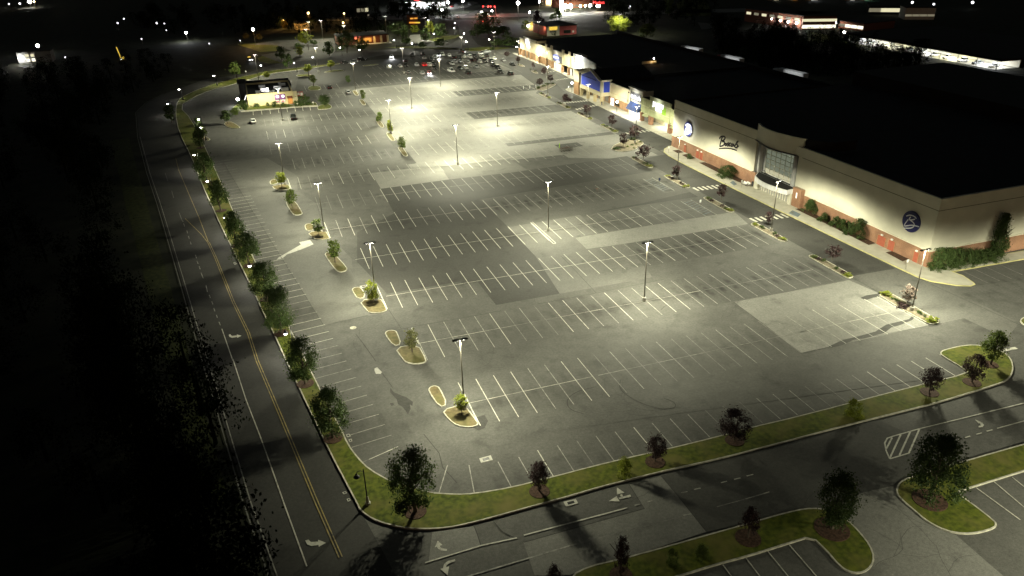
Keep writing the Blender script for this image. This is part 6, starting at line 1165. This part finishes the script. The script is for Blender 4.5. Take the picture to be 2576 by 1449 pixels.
# street lamps and signals far away
def small_lamp(c, x, y_, h, label, power=200, r=.5, col=LCOOL, m='bulb', group='distant lamps', cat='lamp'):
    q = G(c, x, y_, h); o = empty('distant_lamp', (q.x, q.y, 0)); tag(o, label, cat, group); MB().tube([(0, 0, 0), (0, 0, h)], .09, 6).build('pole', M['pole'], o); MB().ball((0, 0, h), r, 1, 8, 6).build('globe', M[m], o)
    if power: lamp_light('lamp_glow', 'POINT', (-r-.3, -r-.3, h), power, o, col, .3)
for c, x, y_, h, lab, p_, r, col, m in (('A',607,370,9,'orange sodium street lamp on a tall post at the far left',320,.75,LSOD,'bulb'), ('A',1000,262,5,'yellow orange lamp inside the far left orange tree',260,.7,LSOD,'bulb_s'), ('A',1300,165,6,'orange lamp in the upper far orange tree',260,.6,LSOD,'bulb_s'), ('A',1740,285,5,'orange lamp in the lower tree above the brown restaurant',150,.45,LSOD,'bulb_s'), ('A',1752,170,5,'orange lamp in the upper tree above the brown restaurant',150,.4,LSOD,'bulb_s'),
        ('E',330,18,5,'white dot of a lamp at the top left corner',0,1.5,LCOOL,'bulb'), ('E',380,16,5,'tiny dot of a lamp right of the top left white one',0,.7,LCOOL,'bulb_s'), ('E',420,510,4,'white lamp right above the lit house at the left edge',120,.8,LCOOL,'bulb'), ('E',730,640,2,'faint white light alone right of the lit house',0,.42,LWARM,'signw'), ('E',2080,365,5,'white lamp in the dark left of the sodium lamps',250,.7,LCOOL,'bulb'), ('E',1315,257,4,'small light in the left darkness, lower of a pair',0,.55,LCOOL,'signw'), ('E',1385,210,4,'small light in the left darkness, upper of a pair',0,.5,LCOOL,'signw'), ('E',1752,258,4,'brighter small light in the upper left darkness',0,.7,LCOOL,'signw'), ('E',1838,262,4,'small light right next to the brighter small light in the upper left',0,.45,LCOOL,'signw'), ('E',1582,434,3,'small dim light in the middle of the left darkness',0,.4,LCOOL,'signw'), ('E',1860,338,3,'faint light left of the single white lamp',0,.32,LCOOL,'signw'), ('E',220,40,4,'dim light cluster near the top left corner',0,.9,LCOOL,'signw'), ('E',100,45,4,'dim light at the top left edge',0,.7,LCOOL,'signw'),
        ('W',2095,132,0,'',0,0,LCOOL,''), ('X',225,60,12,'tall white lit pylon sign with red top, seen as a lamp post',900,1.1,LCOOL,'bulb'), ('X',655,35,6,'white lamp left of the orange lit building at the top',200,.7,LCOOL,'bulb'), ('X',455,245,5,'small white lamp by the highway, upper',120,.55,LCOOL,'bulb'), ('X',1175,130,5,'big white flood light on the far shop, left of two',700,1.6,LWARM,'bulb'), ('X',1275,125,5,'big white flood light on the far shop, right of two',700,1.7,LWARM,'bulb'), ('X',1480,125,5,'white light row on the far shop, first right of the flood lights',150,.8,LCOOL,'bulb'), ('X',1580,118,5,'white light row on the far shop, second right of the flood lights',100,.7,LCOOL,'bulb'), ('X',1675,110,5,'white light row on the far shop, third right of the flood lights',250,1.0,LCOOL,'bulb'), ('X',1818,122,4,'orange white light below the red lit sign, left',80,.8,LSOD,'bulb'), ('X',1855,118,4,'orange white light below the red lit sign, right',80,.8,LSOD,'bulb'), ('X',2480,128,4,'faint light in the dark trees, upper right',0,.5,LCOOL,'signw'), ('X',2455,160,4,'faint light in the dark trees, lower left of the other',0,.4,LCOOL,'signw'),
        ('W',2275,218,4,'yellow lamp at the junction below the traffic lights',150,.55,LWARM,'bulb'), ('W',1270,195,5,'white lamp right of the fuel canopy',250,.8,LCOOL,'bulb'), ('W',1390,45,8,'tall white lamp right above the far forecourt',900,.9,LCOOL,'bulb'), ('W',1690,15,8,'bright white lamp at the top of the far forecourt',600,.9,LCOOL,'bulb'), ('D',1640,20,5,'tiny light at the top right edge, left',0,.8,LCOOL,'signw'), ('D',1820,35,4,'tiny light at the top right edge, middle',0,.7,LWARM,'signw'), ('D',2145,20,4,'dim light at the top right edge',0,.9,LWARM,'signw'), ('A',55,548,3,'faint dot in the darkness left of the sodium lamp',0,.35,LCOOL,'signw'), ('A',445,510,3,'faint dot beside the dull orange trees',0,.3,LCOOL,'signw')):
    if m: small_lamp(c, x, y_, h, lab, p_, r, col, m)
ms = empty('traffic_signal', G('W', 2350, 300)); tag(ms, 'traffic signal mast with four glowing red heads over the junction', 'traffic light')
MB().tube([(0, 0, 0), (0, 0, 6.5)], .15, 8).build('mast', M['pole'], ms)
for x in (2095, 2200, 2250, 2328):
    q = G('W', x, 130, 6.2)-Vector(ms.location); hd = MB().box(q.x-.3, q.x+.3, q.y, q.y+.4, 5.3, 6.7).build('signal_head', M['black'], ms); MB().ball((q.x, q.y-.15, 6.2), .6, 1, 10, 6).build('red_lens', M['signr'], hd)
q = G('W', 2095, 130, 6.9)-Vector(ms.location); MB().tube([(0, 0, 6.4), (q.x, q.y, 6.9)], .08, 6).build('arm', M['pole'], ms)
lamp_light('red_glow', 'POINT', (q.x/2, q.y/2-1, 5.8), 700, ms, (1, .05, .04), .5)
for x, y_, co, li, lab in ((2100,300,'white','head','white car with glaring headlights waiting at the junction, left'), (2170,265,'silver','head','silver car with glaring headlights waiting at the junction, right'), (2100,385,'black','tail','dark car with red brake lights leaving on the entrance road'), (1580,338,'white',0,'white car on the highway left of the junction'), (2065,235,'grey','head','grey car with headlights farther up the junction road')):
    q = G('W', x, y_, .7); o = car(q.x, q.y, math.radians(-105) if li == 'head' else math.radians(70), 'suv' if li else 'sedan', co, lab, li or None, 'cars at the junction', 'moving_car')
    if li == 'head': lamp_light('beam_glow', 'POINT', (3.2, 0, .8), 520, o, (1, .82, .5), .4); MB().ball((2.5, .5, .75), .5, 1, 8, 6).ball((2.5, -.5, .75), .5, 1, 8, 6).build('headlamp_globe', M['head'], o)
    if li == 'tail': lamp_light('brake_glow', 'POINT', (-3.2, 0, .8), 300, o, (1, .05, .03), .4)
q = G('A', 560, 735, 1.2); o = car(q.x, q.y, math.radians(-70), 'suv', 'black', 'dark truck with amber roof lights and headlights on the far left road', 'head', 'cars at the junction', 'moving_car'); MB().box(-.5, .3, -.7, .7, 1.75, 2.1).build('amber_light_bar', M['signy'], o)
# other lit places
def lit_shop(name, label, x0, x1, y0, y1, h, m, win, n, z, hg): o = shed(name, label, 'shop', x0, x1, y0, y1, h, m); lit_rows(o, (x0, y0, 0), (x1, y0, 0), z, n, hg, (x1-x0)/n*.8, win); return o
q = G('X', 690, 690); r_ = G('X', 1215, 700); pk = shed('far_shop', 'pink and cream shop with glowing yellow sign behind the far roofs', 'shop', q.x, r_.x+6, min(q.y, r_.y), q.y+14, 5.2, 'pink')
pc = G('X', 870, 690); yq = min(q.y, r_.y); part('cream_front', MB().box(q.x-.2, pc.x+3, yq-.4, yq, 0, 5.6), 'cream', pk); part('window', MB().box(pc.x+6, pc.x+10.5, yq-.25, yq, 1, 2.8), 'glassd', pk); part('awning', MB().box(q.x+1.5, pc.x, yq-1.2, yq-.4, 2.2, 3.0), 'greyd', pk); part('white_notice', MB().box(pc.x+11.5, pc.x+12.6, yq-.2, yq, 1, 2.2), 'whitep', pk); part('yellow_sign', MB().box(q.x+1.2, q.x+6.2, yq-.7, yq-.4, 3.4, 5.2), 'signy', pk)
lamp_light('sign_glow', 'AREA', (-9, -9, 4.4), 60, pk, (1, .75, .35), size=(5, 2), rot=(math.radians(90), 0, 0))
q = G('X', 490, 500, 3.5); o = empty('lit_gable', (q.x, q.y, 0)); tag(o, 'small building corner with glowing yellow gable light left of the yellow shop sign', 'building'); MB().box(-1, 6, .5, 9, 0, 4.5).build('wall', M['tan'], o); MB().yprism([(-1.2, 3.4), (2, 3.4), (.6, 5.6)], .2, .5).build('gable', M['signy'], o); MB().ball((-2.2, 0, 3.0), .55).build('globe', M['bulb'], o); lamp_light('gable_glow', 'POINT', (-1, -2, 3), 90, o, (1, .7, .3), .4)
q = G('X', 780, 110); o = lit_shop('far_shop', 'bright orange lit shop front at the top edge', q.x, q.x+26, q.y, q.y+12, 6, 'tan', ['winw2', 'shop_w', 'winw2', 'shop_w'], 5, .8, 3.8); lamp_light('front_glow', 'AREA', (0, -9, 5), 1400, o, (1, .8, .5), size=(22, 3))
q = G('X', 1140, 190); r_ = G('X', 1760, 190); o = lit_shop('far_shop', 'long far shop with flood lights and red lit sign at the top', q.x, r_.x+8, q.y+6, q.y+26, 6.5, 'redbrown', ['wind', 'wino', 'wind'], 7, .8, 1.5); lamp_light('front_glow', 'AREA', (-8, -16, 5.5), 700, o, LWARM, size=(20, 2))
q = G('X', 1845, 78, 5.5); o = empty('red_lit_sign', q); tag(o, 'red lit sign lettering at the top, above two orange lights', 'sign'); t_ = text_mesh('Market', 3.0, 'letters', M['signr'], o, (0, 0, 0), .1); t_.matrix_local = Matrix.Rotation(-.35, 4, 'Z') @ Matrix(((1, 0, 0, 0), (0, 0, -1, 0), (0, 1, 0, 0), (0, 0, 0, 1)))
q = G('X', 1100, 275); o = empty('tall_lit_sign', q); tag(o, 'tall narrow white lit sign standing by the highway', 'sign'); MB().box(-.8, .8, -.4, .4, 1, 11.5).build('sign_face', M['bulb'], o); MB().box(-.4, .4, -.3, .3, 0, 1).build('post', M['pole'], o); lamp_light('sign_glow', 'POINT', (-2, -2, 5), 600, o, LCOOL, .6)
slab('far_lot', reg('X', [(1130,300),(1300,205),(1820,190),(1800,240),(1640,300)]), 'lot', .06); slab('far_lot', reg('C', [(1690,280),(2085,320),(2060,345),(1740,370)]), 'lot', .03)
q = G('W', 630, 500); r_ = G('W', 815, 500); o = lit_shop('far_shop', 'dark building with two rows of orange lit windows above a lime tree', q.x, r_.x, q.y, q.y+10, 6, 'redbrown', ['wino'], 2, 3.6, .9); lit_rows(o, (q.x, q.y, 0), (r_.x, r_.y, 0), 1.0, 2, .9, 4.5, ['wino', 'signy'])
q = G('A', 1915, 215); r_ = G('A', 2085, 215); o = lit_shop('far_shop', 'dark far building with one long pale yellow window strip', q.x, r_.x, q.y, q.y+12, 7, 'roof', ['wind', 'wind', 'winw'], 3, 3.5, 2.6); part('lower_window', MB().box(q.x+8, r_.x, q.y-.3, q.y, .4, 1.5), 'wind', o)
q = G('A', 1150, 385); r_ = G('A', 1330, 385); o = shed('far_shop', 'low orange lit building beyond the far left lamps', 'shop', q.x, r_.x, q.y, q.y+14, 4.5, 'tan'); lamp_light('front_glow', 'AREA', (0, -12, 6), 170, o, LSOD, size=(14, 2), rot=(math.radians(35), 0, 0))
q = G('E', 215, 715); o = shed('house', 'white house with brightly lit porch in the dark at the left edge', 'house', q.x, q.x+16, q.y, q.y+9, 5.6, 'greyd'); lit_rows(o, (q.x+3.5, q.y, 0), (q.x+8.5, q.y, 0), .8, 2, 1.6, 1.6, ['winw2']); lit_rows(o, (q.x+3.5, q.y, 0), (q.x+8.5, q.y, 0), 3.2, 2, 1.5, 1.6, ['winw']); part('porch_lamp', MB().ball((q.x+1.5, q.y-1, 2.8), .9), 'bulb', o); lamp_light('porch_glow', 'POINT', (-6, -5.6, 3), 22, o, LCOOL, .4)
q = G('E', 1355, 665); o = empty('marker_post', q); tag(o, 'leaning yellow lit post with small lights in the left darkness', 'post'); MB().tube([(-.9, 0, 6.5), (0, 0, .8)], .22, 8).build('lit_post', M['signy'], o); MB().box(.8, 1.6, -.2, .2, .2, 1.4).box(-.2, .9, -.15, .15, .7, .9).build('frame', M['signy'], o); MB().ball((0, 0, -.0), .3).build('foot_lamp', M['signw'], o)
for j, (x, w__, m) in enumerate(((480, 60, 'winw2'), (640, 60, 'wino'), (790, 90, 'signw'), (1120, 60, 'signw'), (1240, 110, 'lime_e'))):
    if m == 'lime_e': M[m] = glow('green_white_front', (.4, 1, .6), .09)
    q = G('D', x, 6); r_ = G('D', x+w__, 6); shed_ = shed('far_shop', ('yellow lit','orange lit','white lit','white lit small','greenish white lit')[j]+' shop front cut by the top right edge of the photo', 'shop', q.x, r_.x, q.y, q.y+10, 4.2, 'tan'); lit_rows(shed_, (q.x, q.y, 0), (r_.x, q.y, 0), .6, 2, 3, (r_.x-q.x)*.45, m)

for p_ in CARP.values():                      # the pattern cars have been copied and are no longer needed
    for ch in list(p_.children):
        for g_ in list(ch.children): bpy.data.objects.remove(g_)
        bpy.data.objects.remove(ch)
    bpy.data.objects.remove(p_)
